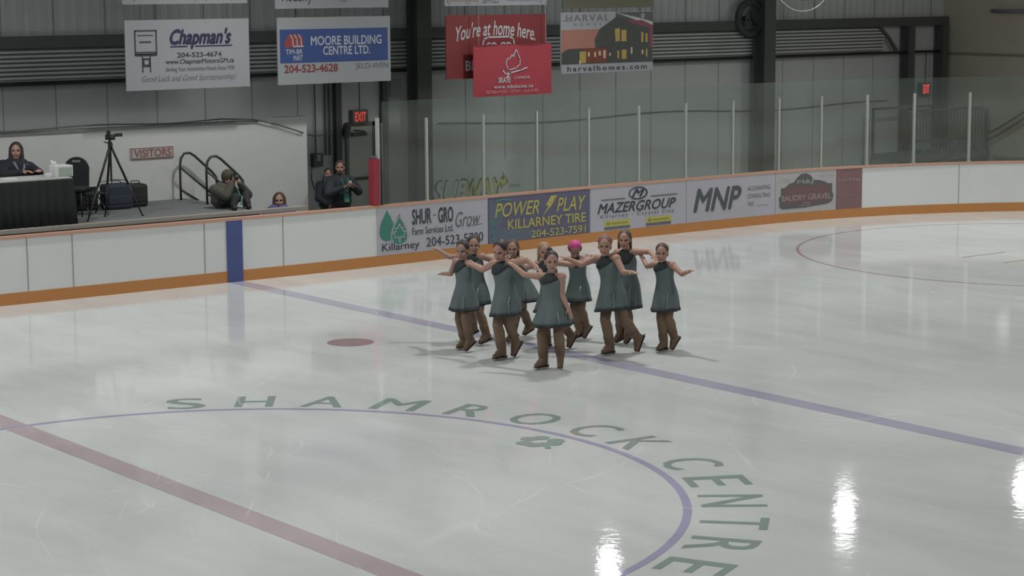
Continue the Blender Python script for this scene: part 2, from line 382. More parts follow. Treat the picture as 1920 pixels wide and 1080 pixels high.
# ------------------------------------------------------------------ dasher boards
BT = 1.045
M_kick = mat('kick_orange', '#b47c48', .45, noise=.08); M_cap = mat('cap_orange', '#b9917d', .5, noise=.06)
M_face = mat('board_white', '#cfd2d1', .35, noise=.025, scale=6)
full = path(-22, 20.4, .8)[:-1] + [(20.4 + 10.4 * math.sin(a), 4.55 + 9 * math.cos(a)) for a in [PI / 2 * i / 30 for i in range(31)]]
full = full + [(x, -y) for x, y in reversed(full)]
lb = [(-22 - 8.5 * math.sin(a), 4.74 + 8.5 * math.cos(a)) for a in [PI / 2 * i / 20 for i in range(21)]]
full = full + [(x, -y) for x, y in lb[1:]] + [(x, y) for x, y in reversed(lb[1:])] + [full[0]]
full = full[::-1]       # counter-clockwise seen from below: thickness grows outwards
def outset(pts, d):
    n = len(pts); R = []
    for i in range(n):
        a = Vector(pts[max(i - 1, 0)]); b = Vector(pts[min(i + 1, n - 1)]); t = (b - a).normalized(); R.append(tuple(Vector(pts[i]) + Vector((-t.y, t.x)) * d))
    return R
# orientation: make the left normal point out of the rink
t = Vector(full[6]) - Vector(full[5]); nrm = Vector((-t.y, t.x))
if nrm.dot(Vector(full[5])) < 0: full = full[::-1]
db = empty('dasher_boards', (10, 13.3, 0), 'white rink boards with orange kick strip running round the ice', 'rink boards')
MB().strip(full, 0, BT, .10).build('board_facing', M_face, db)
MB().strip(outset(full, -.012), .0, .19, .014).build('kick_plate', M_kick, db)
MB().strip(outset(full, -.02), BT, BT + .045, .15).build('cap_rail', M_cap, db)
M_joint = mat('joint_grey', '#8e9292', .6)
for xj in (-2.5, .1, 2.6, 4.12, 4.9, 7.3, 8.83, 25.37, 27.9):
    MB().strip([(xj, py(xj) - .006), (xj + .018, py(xj + .018) - .006)], .19, BT, .01).build('panel_joint', M_joint, db)
bl = tag(MB().strip([(XB - .15, py(XB) - .024), (XB + .15, py(XB) - .024)], .0, BT + .0, .02).build('blue_line_strip', mat('band_blue', '#4a5585', .4, noise=.05)), 'vertical blue strip on the white boards at the blue line', 'board strip')

# ------------------------------------------------------------------ adverts on the boards
def bfn(u, v, l):
    return (u, py(u) - .016 - l * 1.0, v)
def ad(name, x0, x1, label, material, zlo=.19, zhi=BT):
    e = empty('board_advertisement', ((x0 + x1) / 2, py((x0 + x1) / 2), zlo), label, 'advertisement', 'advertisements on the rink boards')
    MB().strip([(p[0], p[1] - .014) for p in path(x0, x1, .3)], zlo, zhi, .012).build('panel', material, e)
    return e
A = Art(bfn, True)
M_adw = mat('ad_white', '#a9a8b0', .4, noise=.03); M_ink = mat('ink_dark', '#3c3c46', .5); M_ink2 = mat('ink_grey', '#62646c', .5)
M_grn = mat('ink_green', '#3f7a6a', .5); M_yel = mat('ink_yellow', '#aaa45a', .5); M_wht = mat('ink_white', '#abadb2', .5)
e = ad('a', 10.80, 13.35, 'white farm services advert with two green drops, left of the purple advert', M_adw)
def drop(cx, cy, w, h):
    P = []
    for i in range(33):
        t = PI * 2 * i / 32; s = math.sin(t / 2)
        P.append((cx + w * math.sin(t) * s ** 1.3, cy + h * .5 * math.cos(t)))
    return P[:-1]
A.shapes('drop_emblem', [drop(11.02, .72, .235, .56), ], M_grn, e)
A.line('drop_outline', drop(11.29, .62, .25, .54), .03, M_adw, e, lift=.0045, closed=True)
A.shapes('drop_emblem', [drop(11.29, .62, .235, .51)], M_grn, e, lift=.0035)
leaf = [(0, .17), (.035, .08), (.08, .10), (.07, .02), (.14, .03), (.09, -.05), (.10, -.09), (.015, -.08), (.012, -.17), (-.012, -.17), (-.015, -.08), (-.10, -.09), (-.09, -.05), (-.14, .03), (-.07, .02), (-.08, .10), (-.035, .08)]
A.line('leaf_outline', [(11.29 + x * 1.1, .57 + y * .95) for x, y in leaf], .016, M_adw, e, lift=.0055, closed=True)
A.text('lettering', 'SHUR', 11.58, .68, 12.02, .97, M_ink, e, bold=.03)
A.text('lettering', '-', 12.06, .82, 12.13, .84, M_ink2, e)
A.text('lettering', 'GRO', 12.18, .67, 12.53, .96, M_ink, e, bold=.03)
A.text('lettering', 'Farm Services Ltd.', 11.58, .50, 12.53, .63, M_ink, e, bold=.004)
A.text('lettering', 'Grow', 12.58, .56, 13.18, .84, M_ink2, e, shear=.35)
A.line('underline', [(12.85, .56), (13.22, .58)], .012, M_ink2, e)
A.text('lettering', 'Killarney', 10.90, .22, 11.74, .40, M_ink, e, bold=.008)
A.text('lettering', '204-523-5700', 11.90, .26, 13.24, .43, M_ink, e, bold=.006)
e = ad('b', 13.37, 15.91, 'purple tire shop advert with yellow POWER PLAY lettering', mat('ad_purple', '#5f5c72', .45, noise=.05))
A.shapes('grey_shape', [[(13.375, .20), (13.75, .20), (13.62, .45), (13.8, .8), (13.6, .95), (13.38, 1.0)], [(13.75, .2), (14.6, .2), (14.35, .42), (13.62, .45)]], mat('ad_grey', '#5c6672', .5), e, lift=.001)
A.line('green_swirl', [(13.42, .62), (13.50, .48), (13.46, .34), (13.52, .22)], .05, mat('swirl', '#4c7a78', .5), e)
A.line('green_swirl', [(13.55, .96), (13.7, 1.0), (13.9, .97)], .04, mat('swirl', '#4c7a78', .5), e)
A.text('lettering', 'POWER', 13.52, .66, 14.62, .93, M_yel, e, bold=.012, shear=.3)
A.shapes('lightning_bolt', [[(14.92, .98), (14.78, .80), (14.86, .80), (14.70, .60), (14.98, .84), (14.90, .84), (15.08, .98)]], M_yel, e)
A.text('lettering', 'PLAY', 15.06, .66, 15.80, .93, M_yel, e, bold=.012, shear=.3)
A.text('lettering', 'KILLARNEY TIRE', 13.84, .42, 15.80, .60, M_yel, e, bold=.018)
A.text('lettering', '204-523-7591', 14.42, .215, 15.80, .36, M_yel, e, bold=.010)
e = ad('c', 15.93, 18.42, 'white equipment dealer advert with italic MAZERGROUP lettering and two yellow tags', M_adw)
A.text('lettering', 'MAZERGROUP', 16.10, .53, 18.15, .735, M_ink, e, bold=.02, shear=.35)
A.line('emblem_ring', arc(17.15, .88, .23, .115, 0, 360, 32)[:-1], .03, M_ink2, e, closed=True)
A.text('emblem', 'M', 16.98, .80, 17.34, .97, M_ink, e, bold=.03, shear=.45)
A.rects('rule', [(16.2, .785, 16.82, .81), (17.48, .785, 18.18, .81)], M_ink2, e)
A.text('lettering', 'Killarney - Crystal City', 16.18, .42, 18.1, .51, M_ink2, e, bold=.012, spacing=1.35)
for a in (16.28, 17.36):
    A.rects('yellow_tag', [(a, .27, a + .66, .385)], mat('tag_yellow', '#b0ab58', .5), e)
    A.rects('tag_strip', [(a, .21, a + .66, .265)], M_ink2, e)
    A.text('tag_lettering', '@ equipment', a + .05, .295, a + .60, .36, mat('ink_olive', '#77733a', .5), e, bold=.01)
e = ad('d', 18.44, 20.90, 'white accounting firm advert with bold slanted MNP letters', M_adw)
A.text('lettering', 'MNP', 18.62, .38, 19.95, .86, mat('ink_mnp', '#4d5359', .5), e, bold=.03, shear=.28)
for i, w in enumerate(('ACCOUNTING', 'CONSULTING')): A.text('lettering', w, 20.12, .73 - .16 * i, 20.76, .82 - .16 * i, M_ink2, e)
A.text('lettering', 'TAX', 20.12, .41, 20.30, .50, M_ink2, e)
A.rects('rule', [(20.35, .40, 20.72, .408)], M_ink2, e)
e = ad('e', 20.92, 22.51, 'white gravel company advert with a dark arched badge', mat('ad_white2', '#a8a6a6', .4))
bad = [(21.02, .33), (21.02, .42), (21.0, .52), (21.06, .56), (21.06, .72), (21.16, .72), (21.28, .80), (21.42, .83), (21.50, .92), (21.60, .99), (21.74, 1.0), (21.86, .95), (21.94, .85), (22.08, .84), (22.24, .80), (22.30, .76), (22.42, .76), (22.42, .58), (22.46, .50), (22.42, .38), (22.3, .33), (21.7, .28), (21.1, .28)]
A.shapes('badge', [bad], mat('badge_dark', '#5d5a5c', .5), e)
A.shapes('badge_inset', [[(21.14, .46), (21.16, .66), (21.42, .76), (21.9, .72), (22.30, .72), (22.36, .5), (22.3, .40), (21.2, .36)]], mat('badge_maroon', '#6e5656', .5), e, lift=.003)
A.text('lettering', 'BAUDRY GRAVEL', 21.08, .44, 22.40, .56, mat('ink_pale', '#9c8f92', .5), e, bold=.012, lift=.0045)
A.text('lettering', 'M&J', 21.50, .76, 21.92, .87, mat('ink_pale_green', '#8d9a93', .5), e, bold=.02, lift=.0045)
A.text('lettering', 'LTD.', 21.62, .31, 21.85, .39, mat('ink_pale', '#9c8f92', .5), e, lift=.0045)
A.text('small_print', '1-204', 21.03, .84, 21.3, .92, M_adw, e); A.text('small_print', '523-82', 22.1, .90, 22.42, .97, M_adw, e)
e = ad('f', 22.53, 23.17, 'narrow maroon advert at the right end of the advert row', mat('ad_maroon', '#7b6063', .5, noise=.06))
A.text('lettering', 'Book A Page', 22.57, .76, 23.12, .85, mat('ink_pink', '#a98b91', .5), e, bold=.008)
A.rects('rule', [(22.6, .45, 23.05, .47)], mat('ink_tan', '#8f6b5c', .5), e)

# ------------------------------------------------------------------ glass above the boards
M_glass = glass_mat('rink_glass', (.86, .90, .875, 1), .05)
M_post = mat('aluminium', '#b4b8b2', .4, .3)
px = [11.98, 13.31, 14.62, 15.93, 17.22, 18.46, 19.75, 21.04, 22.17, 23.32, 24.42, 25.61, 26.82, 28.0]
plab = ['directly right of the first dark steel column', 'over the left edge of the purple advert', 'over the middle of the purple advert', 'at the right edge of the purple advert',
        'over the middle of the yellow-tagged advert', 'between the yellow-tagged and MNP adverts', 'over the MNP letters', 'over the left edge of the gravel advert',
        'above the gravel badge', 'just right of the narrow maroon advert', 'beside the red corner exit sign', 'in front of the green railing', 'beyond the green railing', 'furthest round the corner']
GZ = BT + .045
for x, l in zip(px, plab):
    y = py(x) + .055
    e = empty('glass_stanchion', (x, y, GZ), 'pale slim glass post ' + l, 'post', 'posts of the rink glass')
    MB().span((x - .016, y - .03, GZ), (x + .016, y + .03, GZ + 1.50)).build('upright', M_post, e)
    MB().span((x - .03, y - .045, GZ - .001), (x + .03, y + .045, GZ + .02)).build('foot', M_post, e)
gl = [10.98] + px
for i in range(len(gl) - 1):
    a, b = gl[i] + .004, gl[i + 1] - .004
    o = MB().strip([(p[0], p[1] + .05) for p in path(a, b, .3)], GZ, GZ + 1.83, .012).build('rink_glass', M_glass)
    tag(o, 'clear glass sheet, ' + ('right of the red padded post' if i == 0 else 'right of post ' + plab[i - 1]), 'rink glass', 'glass sheets above the rink boards')
y = py(10.95) + .055
e = empty('padded_stanchion', (10.85, y, GZ), 'pale corner post with a red pad at the end of the glass', 'post')
MB().span((10.86, y - .03, GZ), (10.91, y + .03, GZ + 1.55)).build('upright', M_post, e)
MB().span((10.955, y - .03, GZ), (10.985, y + .03, GZ + 1.45)).build('upright', M_dark, e)
MB().span((10.74, y - .10, GZ), (10.87, y + .10, GZ + .84)).build('pad', mat('pad_red', '#8e2f3b', .6), e, bevel=.02)
MB().span((10.74, y - .1, GZ + .84), (10.80, y + .1, GZ + .88)).build('pad_top', M_dark, e)
e = empty('glass_stanchion', (11.12, y + .3, GZ - .1), 'pale post behind the red padded post, next to the exit door', 'post', 'posts of the rink glass')
MB().span((11.13, y + .28, -.03), (11.17, y + .34, GZ + 1.30)).build('upright', M_post, e)

# ------------------------------------------------------------------ players' bench platform, white wall, stairs
M_plat = mat('rubber_grey', '#6a6c6c', .8, noise=.08)
e = empty('bench_platform', (5, 14.8, -.03), 'raised grey platform behind the boards carrying the judges table', 'platform')
MB().span((-2, 13.50, 1.05), (8.55, 16.14, 1.15)).build('deck', M_plat, e)
MB().span((-2, 13.52, -.03), (8.5, 13.6, 1.05)).build('front_fascia', mat('fascia', '#9b9d9b', .7), e)
MB().span((8.46, 13.6, -.03), (8.54, 16.1, 1.05)).build('side_fascia', mat('fascia', '#9b9d9b', .7), e)
MB().span((-2, 13.42, 1.10), (9.45, 13.56, 1.165)).build('edge_sill', mat('sill', '#8f8e89', .6), e)
e = empty('stair_flight', (8.9, 15.4, -.03), 'grey steps going down from the platform to the floor', 'stairs')
for k in range(4):
    zt = 1.15 - .235 * (k + 1); MB().span((8.55 + .27 * k, 14.95, -.03), (8.55 + .27 * (k + 1), 15.95, zt)).build('step', M_plat, e)
struct(MB().span((-6, 16.15, -.03), (11.17, 16.30, 2.46)).build('wall_bench', mat('bench_wall', '#c3c4c2', .6, noise=.04, scale=2)))
struct(MB().span((10.4, 16.14, 2.46), (11.17, 16.30, 2.53)).build('trim_10', mat('bench_wall', '#c3c4c2', .6)))
struct(MB().span((-6, 16.11, 2.46), (10.1, 16.32, 2.50)).build('trim_11', mat('cap_grey', '#7d807e', .6)))
e = tag(MB().tube([(x, 16.08, 2.545 + .02 * math.sin(x * 2.1)) for x in [3 + .35 * i for i in range(19)]] + [(10.0, 16.08, 2.52), (10.5, 16.08, 2.40), (11.0, 16.08, 2.24), (11.5, 16.5, 2.12), (11.9, 16.9, 2.08), (12.6, 17.6, 2.05)], .013).build('sagging_cable', M_dark), 'black cable sagging along the top of the white bench wall', 'cable')
tag(MB().tube([(x, YW - .03, 1.98 + .05 * math.sin(x * .9) - (x - 16) * .004) for x in [16.2 + .4 * i for i in range(36)]], .012).build('wall_cable', mat('cable_grey', '#5d6464', .7)), 'thin dark cable drooping along the grey wall behind the glass', 'cable')
def handrail(y, label):
    e = empty('handrail', (8.35, y, 1.15), label, 'handrail', 'handrails of the bench stairs'); M = mat('rail_steel', '#3f4444', .45, .4)
    x0 = 8.35; x1 = 9.08
    MB().tube([(x0, y, 1.15), (x0, y, 1.78), (x0 + .02, y, 1.90), (x0 + .09, y, 1.985), (x0 + .20, y, 1.99), (x0 + .30, y, 1.93), (x1 - .08, y, 1.62), (x1, y, 1.52), (x1 + .01, y, 1.42), (x1 + .01, y, .45)], .024).build('top_rail', M, e, True)
    MB().tube([(x0, y, 1.74), (x1, y, 1.14)], .02).build('middle_rail', M, e, True)
    MB().tube([(x0, y, 1.34), (x0 + .35, y, 1.12)], .02).build('lower_rail', M, e, True)
handrail(15.93, 'bent steel handrail against the white wall, the left one')
handrail(14.97, 'bent steel handrail nearer the rink, beside the seated photographer')

def wfn(y):
    return lambda u, v, l: (u, y - l, v)
# VISITORS sign
e = empty('visitors_sign', (7.9, 16.13, 1.92), 'small sign reading VISITORS on the white bench wall', 'sign')
MB().span((7.48, 16.12, 1.915), (8.33, 16.149, 2.115)).build('panel', mat('visitor_panel', '#aca6a4', .6), e)
A = Art(wfn(16.118)); M_vis = mat('ink_visitors', '#8f625e', .6)
A.text('lettering', 'VISITORS', 7.54, 1.945, 8.28, 2.085, M_vis, e, bold=.02)
A.rects('border', [(7.49, 1.92, 8.32, 1.932), (7.49, 2.098, 8.32, 2.11), (7.49, 1.92, 7.502, 2.11), (8.308, 1.92, 8.32, 2.11)], M_vis, e)

# ------------------------------------------------------------------ judges' table
M_blk = mat('black_cloth', '#1d2221', .85, noise=.15, scale=30); M_met = mat('grey_metal', '#606464', .4, .5)
e = empty('judges_table', (4.1, 13.95, 1.15), 'long judging table with a white top and black pleated skirt', 'table')
MB().span((2.9, 13.62, 1.895), (5.14, 14.36, 1.92)).build('tabletop', mat('top_white', '#a9aba6', .5), e, bevel=.006)
for xx in (3.0, 5.05):
    for yy in (13.72, 14.26): MB().cyl((xx, yy, 1.15), (xx, yy, 1.895), .016).build('leg', M_met, e)
m = MB(); pts = []
for seg in (((2.88, 14.36), (2.88, 13.60)), ((2.88, 13.60), (5.15, 13.60)), ((5.15, 13.60), (5.15, 14.36))):
    a, b = Vector(seg[0]), Vector(seg[1]); n = int((b - a).length / .03); t = (b - a).normalized(); nn = Vector((t.y, -t.x))
    for i in range(n): pts.append((a + t * (b - a).length * i / n, nn, i))
R = []
for z, amp, out in ((1.158, .022, .045), (1.5, .018, .02), (1.88, .006, .004), (1.9, .004, .002)):
    R.append([m.b.verts.new((p.x + nn.x * (out + amp * math.sin(i * 1.25 + .6 * math.sin(i * .31))), p.y + nn.y * (out + amp * math.sin(i * 1.25 + .6 * math.sin(i * .31))), z)) for p, nn, i in pts])
for A0, B0 in zip(R, R[1:]):
    for i in range(len(pts) - 1): m.b.faces.new((A0[i], A0[i + 1], B0[i + 1], B0[i]))
sk = m.build('table_skirt', M_blk, e, True); sd = sk.modifiers.new('s', 'SOLIDIFY'); sd.thickness = .006
# things on the table
e = empty('tissue_box', (5.2, 13.9, 1.92), 'white box with a green-grey front panel on the table end', 'box')
MB().span((4.93, 13.80, 1.92), (5.24, 14.04, 2.10)).build('carton', mat('paper_white', '#c9cccb', .7), e, bevel=.006)
MB().span((4.99, 13.795, 1.935), (5.22, 13.80, 2.07)).build('front_panel', mat('panel_greygreen', '#9aa49c', .7), e)
m = MB(); m.cap((4.96, 13.92, 2.10), (4.93, 13.94, 2.18), .022, .010).cap((5.0, 13.92, 2.10), (4.97, 13.90, 2.16), .02, .012)
m.build('tissue', mat('tissue_white', '#e4e6e6', .8), e, True)
e = tag(MB().span((4.78, 13.78, 1.92), (4.86, 13.9, 1.985)).build('white_cup', mat('paper_white', '#c9cccb', .7), bevel=.01), 'small white cup beside the box on the table', 'cup')
tag(MB().span((4.02, 13.72, 1.921), (4.26, 13.92, 1.945)).build('paper_stack', mat('paper_white', '#c9cccb', .7)), 'stack of white paper in front of the seated judge', 'paper stack')
tag(MB().span((4.30, 13.70, 1.921), (4.62, 13.94, 1.928)).build('score_sheet', mat('paper_grey', '#aeb2b1', .7)), 'loose sheet lying on the table right of the paper stack', 'paper')
def banquet_chair(x, y, rz, label, cat='chair'):
    e = empty('banquet_chair', (x, y, 1.15), label, cat, 'banquet chairs on the platform'); fr = mat('chair_frame', '#2d2f30', .4, .5); up = mat('chair_black', '#2a2c2e', .8)
    Rm = Matrix.Translation((x, y, 1.15)) @ Matrix.Rotation(rz, 4, 'Z')
    m = MB().span((-.22, -.22, .42), (.22, .22, .48)); m.build('seat', up, e, bevel=.02, M=Rm)
    P = [(-.20, .46), (-.21, .70)] + [(.21 * math.cos(t), .78 + .19 * math.sin(t)) for t in [PI - PI * i / 10 for i in range(11)]] + [(.21, .70), (.20, .46)]
    m = MB(); lo = [m.b.verts.new((px_, .21, pz)) for px_, pz in P]; hi = [m.b.verts.new((px_, .26, pz)) for px_, pz in P]
    m.b.faces.new(lo); m.b.faces.new(hi[::-1])
    for i in range(len(P)): m.b.faces.new((lo[i], lo[(i + 1) % len(P)], hi[(i + 1) % len(P)], hi[i]))
    m.build('backrest', up, e, bevel=.01, M=Rm)
    MB().span((-.07, .205, .88), (.07, .265, .915)).build('handle_slot', mat('slot_light', '#8d8f8e', .6), e, M=Rm)
    for sx in (-1, 1):
        MB().tube([(sx * .19, -.19, .43), (sx * .21, -.24, 0)], .012).build('leg', fr, e, True, M=Rm)
        MB().tube([(sx * .21, .235, .80), (sx * .20, .21, .43), (sx * .21, .27, 0)], .012).build('leg', fr, e, True, M=Rm)
banquet_chair(5.74, 14.86, -.75, 'black round-topped banquet chair standing empty beside the white box')
banquet_chair(4.72, 15.10, .0, 'black banquet chair the seated judge sits on')
# small folding stool frames
e = empty('folding_chair', (5.95, 14.75, 1.15), 'dark folded chair frame between the table and the tripod', 'chair')
fm = mat('fold_steel', '#3a3b3e', .4, .5)
MB().span((5.82, 14.55, 1.50), (6.22, 14.95, 1.53)).build('seat', M_blk, e, bevel=.008)
MB().span((5.80, 14.94, 1.52), (6.22, 14.97, 1.60)).build('backrest', M_blk, e)
for a, b in (((5.84, 14.50, 1.15), (5.98, 14.95, 1.5)), ((6.2, 14.50, 1.15), (6.2, 14.95, 1.5)), ((5.84, 15.0, 1.15), (5.84, 14.6, 1.5)), ((6.2, 15.0, 1.15), (6.2, 14.6, 1.5))): MB().tube([a, b], .012).build('leg', fm, e, True)
# bags
def bag(c, d, material, label, name='equipment_bag'):
    e = empty(name, (c[0], c[1], 1.15), label, 'bag', 'bags behind the tripod')
    o = MB().span((c[0] - d[0] / 2, c[1] - d[1] / 2, 1.15), (c[0] + d[0] / 2, c[1] + d[1] / 2, 1.15 + d[2])).build('body', material, e, bevel=.05)
    MB().tube([(c[0] - .1, c[1], 1.15 + d[2] - .01), (c[0] - .07, c[1], 1.15 + d[2] + .05), (c[0] + .07, c[1], 1.15 + d[2] + .05), (c[0] + .1, c[1], 1.15 + d[2] - .01)], .012).build('handle', M_dark, e, True)
    MB().span((c[0] - d[0] / 2 + .03, c[1] - d[1] / 2 - .012, 1.25), (c[0] + d[0] / 2 - .03, c[1] - d[1] / 2 + .01, 1.38)).build('pocket', material, e, bevel=.01)
bag((6.78, 15.35), (.50, .34, .44), mat('bag_navy', '#2d3440', .8), 'navy blue bag standing behind the tripod legs')
bag((7.22, 15.5), (.34, .36, .40), mat('bag_black', '#282a28', .8), 'black square case right of the navy bag')
bag((6.25, 15.5), (.40, .3, .36), mat('bag_black', '#282a28', .8), 'low black bag left of the navy bag')
# tripod with video camera
e = empty('tripod', (6.15, 14.15, 1.15), 'black tripod with splayed legs on the platform', 'tripod')
M_tri = mat('tripod_black', '#2b2d2d', .45, .2); hub = Vector((6.12, 14.2, 2.36))
for f in ((5.51, 13.89, 1.15), (6.04, 14.32, 1.15), (6.60, 14.05, 1.15)):
    f = Vector(f); k = hub.lerp(f, .55)
    lg = MB().cyl(hub, k, .022, .02, 10).cyl(k, f, .014, .012, 10).build('leg', M_tri, e, True)
    MB().cyl(f, f + Vector((0, 0, .02)), .022).build('rubber_foot', M_tri, lg)
MB().cyl((6.12, 14.2, 1.75), (6.12, 14.2, 2.44), .016).build('centre_column', M_tri, e)
MB().cyl((6.12, 14.2, 2.33), (6.12, 14.2, 2.40), .045, .035).build('hub', M_tri, e)
MB().tube([(6.12, 14.2, 2.44), (6.02, 14.10, 2.40), (5.92, 14.02, 2.43)], .01).build('pan_handle', M_tri, e)
for f in ((5.8, 14.04), (6.08, 14.27), (6.36, 14.12)): MB().tube([(6.12, 14.2, 1.78), (f[0], f[1], 1.76)], .006).build('spreader', M_tri, e)
e = empty('video_camera', (6.12, 14.2, 2.44), 'small black video camera mounted on the tripod', 'video camera')
MB().span((6.06, 14.14, 2.44), (6.19, 14.27, 2.53)).build('body', M_tri, e, bevel=.01)
MB().cyl((6.12, 14.15, 2.49), (6.05, 14.03, 2.49), .035, .03).build('lens', M_tri, e, True)
MB().span((6.19, 14.16, 2.49), (6.33, 14.18, 2.545)).build('flip_screen', M_tri, e)
MB().span((6.07, 14.17, 2.53), (6.12, 14.23, 2.60)).build('microphone', M_tri, e, bevel=.008)

# ------------------------------------------------------------------ hanging signs
M_sw = mat('sign_white', '#8f9295', .5, noise=.03); M_navy = mat('ink_navy', '#272b47', .5)
YS = 15.40
def sign(x0, z0, x1, z1, y, label, material, ztop, cords=((.1, .9))):
    e = empty('hanging_sign', ((x0 + x1) / 2, y, z0), label, 'sign', 'signs hung over the far boards')
    MB().span((x0, y - .012, z0), (x1, y + .012, z1)).build('board', material, e)
    for f in cords:
        xx = x0 + (x1 - x0) * f; MB().cyl((xx, y, z1 - .01), (xx, y, ztop), .016, None, 6).build('cord', M_dark, e)
    return e
S1, T1 = 3.17, 4.385
e = sign(7.06, S1, 9.52, T1, YS, 'white sign with navy script lettering and a small road sign drawing', M_sw, 4.66, (.13, .83)); A = Art(wfn(YS - .013))
A.text('lettering', 'Chapman\'s', 7.92, 3.86, 9.16, 4.23, M_navy, e, bold=.05, shear=.35)
A.rects('underline', [(7.93, 3.90, 8.27, 3.925), (8.42, 3.90, 9.17, 3.925)], M_navy, e)
A.text('lettering', '204-523-4674', 8.06, 3.72, 8.95, 3.81, M_ink, e, bold=.025)
A.text('lettering', 'www.ChapmanMotorsGM.ca', 7.83, 3.585, 9.2, 3.695, M_ink, e, bold=.02)
A.text('lettering', 'Serving Your Automotive Needs Since 1928', 7.83, 3.46, 9.2, 3.56, M_ink2, e, bold=.01)
A.text('lettering', 'Good Luck and Good Sportsmanship!', 7.36, 3.28, 9.25, 3.42, M_ink2, e, shear=.4)
A.line('pictured_sign', [(7.25, 3.79), (7.25, 4.20), (7.66, 4.20), (7.66, 3.79)], .028, M_ink, e, closed=True)
A.rects('pictured_sign', [(7.25, 3.76, 7.66, 3.84), (7.37, 3.48, 7.395, 3.76), (7.52, 3.48, 7.545, 3.76), (7.39, 3.57, 7.53, 3.73), (7.33, 3.99, 7.56, 4.02), (7.3, 4.11, 7.6, 4.13)], M_ink, e)
A.rects('pictured_sign', [(7.42, 3.62, 7.5, 3.69), (7.30, 3.785, 7.60, 3.81)], M_sw, e, lift=.004)
e = sign(10.11, S1, 12.58, T1, YS, 'white sign with a blue panel reading MOORE BUILDING CENTRE', M_sw, 4.56, (.11, .86)); A = Art(wfn(YS - .013))
A.rects('blue_panel', [(10.16, 3.56, 12.52, 4.17)], mat('sign_blue', '#33477a', .5), e)
A.text('lettering', 'MOORE BUILDING', 10.82, 3.87, 12.38, 4.04, M_wht, e, bold=.02)
A.text('lettering', 'CENTRE LTD.', 11.08, 3.69, 12.12, 3.85, M_wht, e, bold=.02)
A.shapes('emblem', [[(10.26, 3.84), (10.26, 3.95), (10.32, 4.05), (10.44, 4.09), (10.56, 4.08), (10.64, 4.03), (10.66, 3.84)]], mat('emblem_red', '#843d3b', .5), e, lift=.004)
for dx in (0, .09, .18): A.line('emblem_stripe', [(10.38 + dx, 4.07), (10.43 + dx, 4.0), (10.44 + dx, 3.87)], .02, M_wht, e, lift=.006)
A.rects('emblem_stripe', [(10.43, 3.85, 10.66, 3.875)], M_wht, e, lift=.006)
A.text('lettering', 'TIM-BR', 10.28, 3.72, 10.64, 3.81, M_wht, e, bold=.01, lift=.005); A.text('lettering', 'MART', 10.44, 3.60, 10.64, 3.70, M_wht, e, bold=.01, lift=.005)
A.text('lettering', '204-523-4628', 10.24, 3.38, 11.40, 3.53, mat('ink_red', '#77383a', .5), e, bold=.03)
A.text('lettering', 'JELD-WEN', 11.79, 3.39, 12.52, 3.52, M_ink2, e, bold=.0)
M_sred = mat('sign_red', '#702b2c', .5, noise=.05)
e = sign(13.87, S1 - .02, 16.34, T1 - .01, YS, 'dark red sign with white script You\'re at home here', M_sred, 4.56, (.12, .86)); A = Art(wfn(YS - .013))
A.text('lettering', "You're at home here.", 14.10, 3.86, 16.05, 4.16, M_wht, e, bold=.012, shear=.25, arch=.12, rise=-.02)
A.line('emblem_outline', [(14.72, 3.68), (14.78, 3.90), (14.88, 3.94), (15.40, 3.94), (15.50, 3.90), (15.56, 3.68)], .03, M_wht, e)
A.text('lettering', 'co-op', 14.84, 3.66, 15.45, 3.84, M_wht, e, bold=.02)
A.text('lettering', 'BEST OF BOTH', 14.33, 3.30, 16.0, 3.50, M_wht, e, bold=.02)
YB = 15.18
e = empty('club_banner', (15.3, YB, 2.8), 'smaller bright red banner with a skate emblem hanging in front of the dark red sign', 'banner')
m = MB()
R = []
for i in range(13):
    x = 14.36 + (16.28 - 14.36) * i / 12; yy = YB + .012 * math.sin(i * .9); R.append([m.b.verts.new((x, yy, 2.79 + .0 * i)), m.b.verts.new((x, yy, 3.78))])
for a, b in zip(R, R[1:]): m.b.faces.new((a[0], b[0], b[1], a[1]))
o = m.build('cloth', mat('banner_red', '#92353f', .6, noise=.12, scale=1.2), e); sd = o.modifiers.new('s', 'SOLIDIFY'); sd.thickness = .006
MB().span((14.36, YB - .01, 3.775), (16.28, YB + .01, 3.80)).build('top_batten', M_sred, e)
for xx in (14.5, 16.15): MB().cyl((xx, YB, 3.79), (xx, YB, 7.15), .006, None, 6).build('cord', mat('clear_cord', '#8c8c8c', .5), e)
A = Art(wfn(YB - .022)); K = lambda P: [(14.36 + (x - 100) / 1300 * 1.92, 2.79 + (960 - y) / 870 * .99) for x, y in P]
A.line('emblem', K([(665, 490), (630, 410), (645, 320), (690, 320), (735, 240), (745, 300), (800, 160), (830, 240), (865, 330), (860, 420), (800, 480), (690, 510)]), .022, M_wht, e, closed=True)
A.line('emblem', K([(580, 520), (620, 580), (700, 560), (880, 520), (980, 480)]), .028, M_wht, e); A.line('emblem', K([(700, 560), (640, 640)]), .03, M_wht, e)
A.text('lettering', 'SKATE', *K([(500, 730)])[0], *K([(700, 630)])[0], M_wht, e, bold=.04); A.text('lettering', 'CANADA', *K([(765, 670)])[0], *K([(1030, 620)])[0], M_wht, e)
A.text('lettering', 'www.mbskates.ca', *K([(425, 825)])[0], *K([(1080, 760)])[0], M_wht, e, bold=.02, spacing=1.15)
A.text('lettering', 'RECREATION - SPORT - CULTURE', *K([(300, 905)])[0], *K([(1170, 855)])[0], mat('ink_rose', '#b9868c', .5), e)
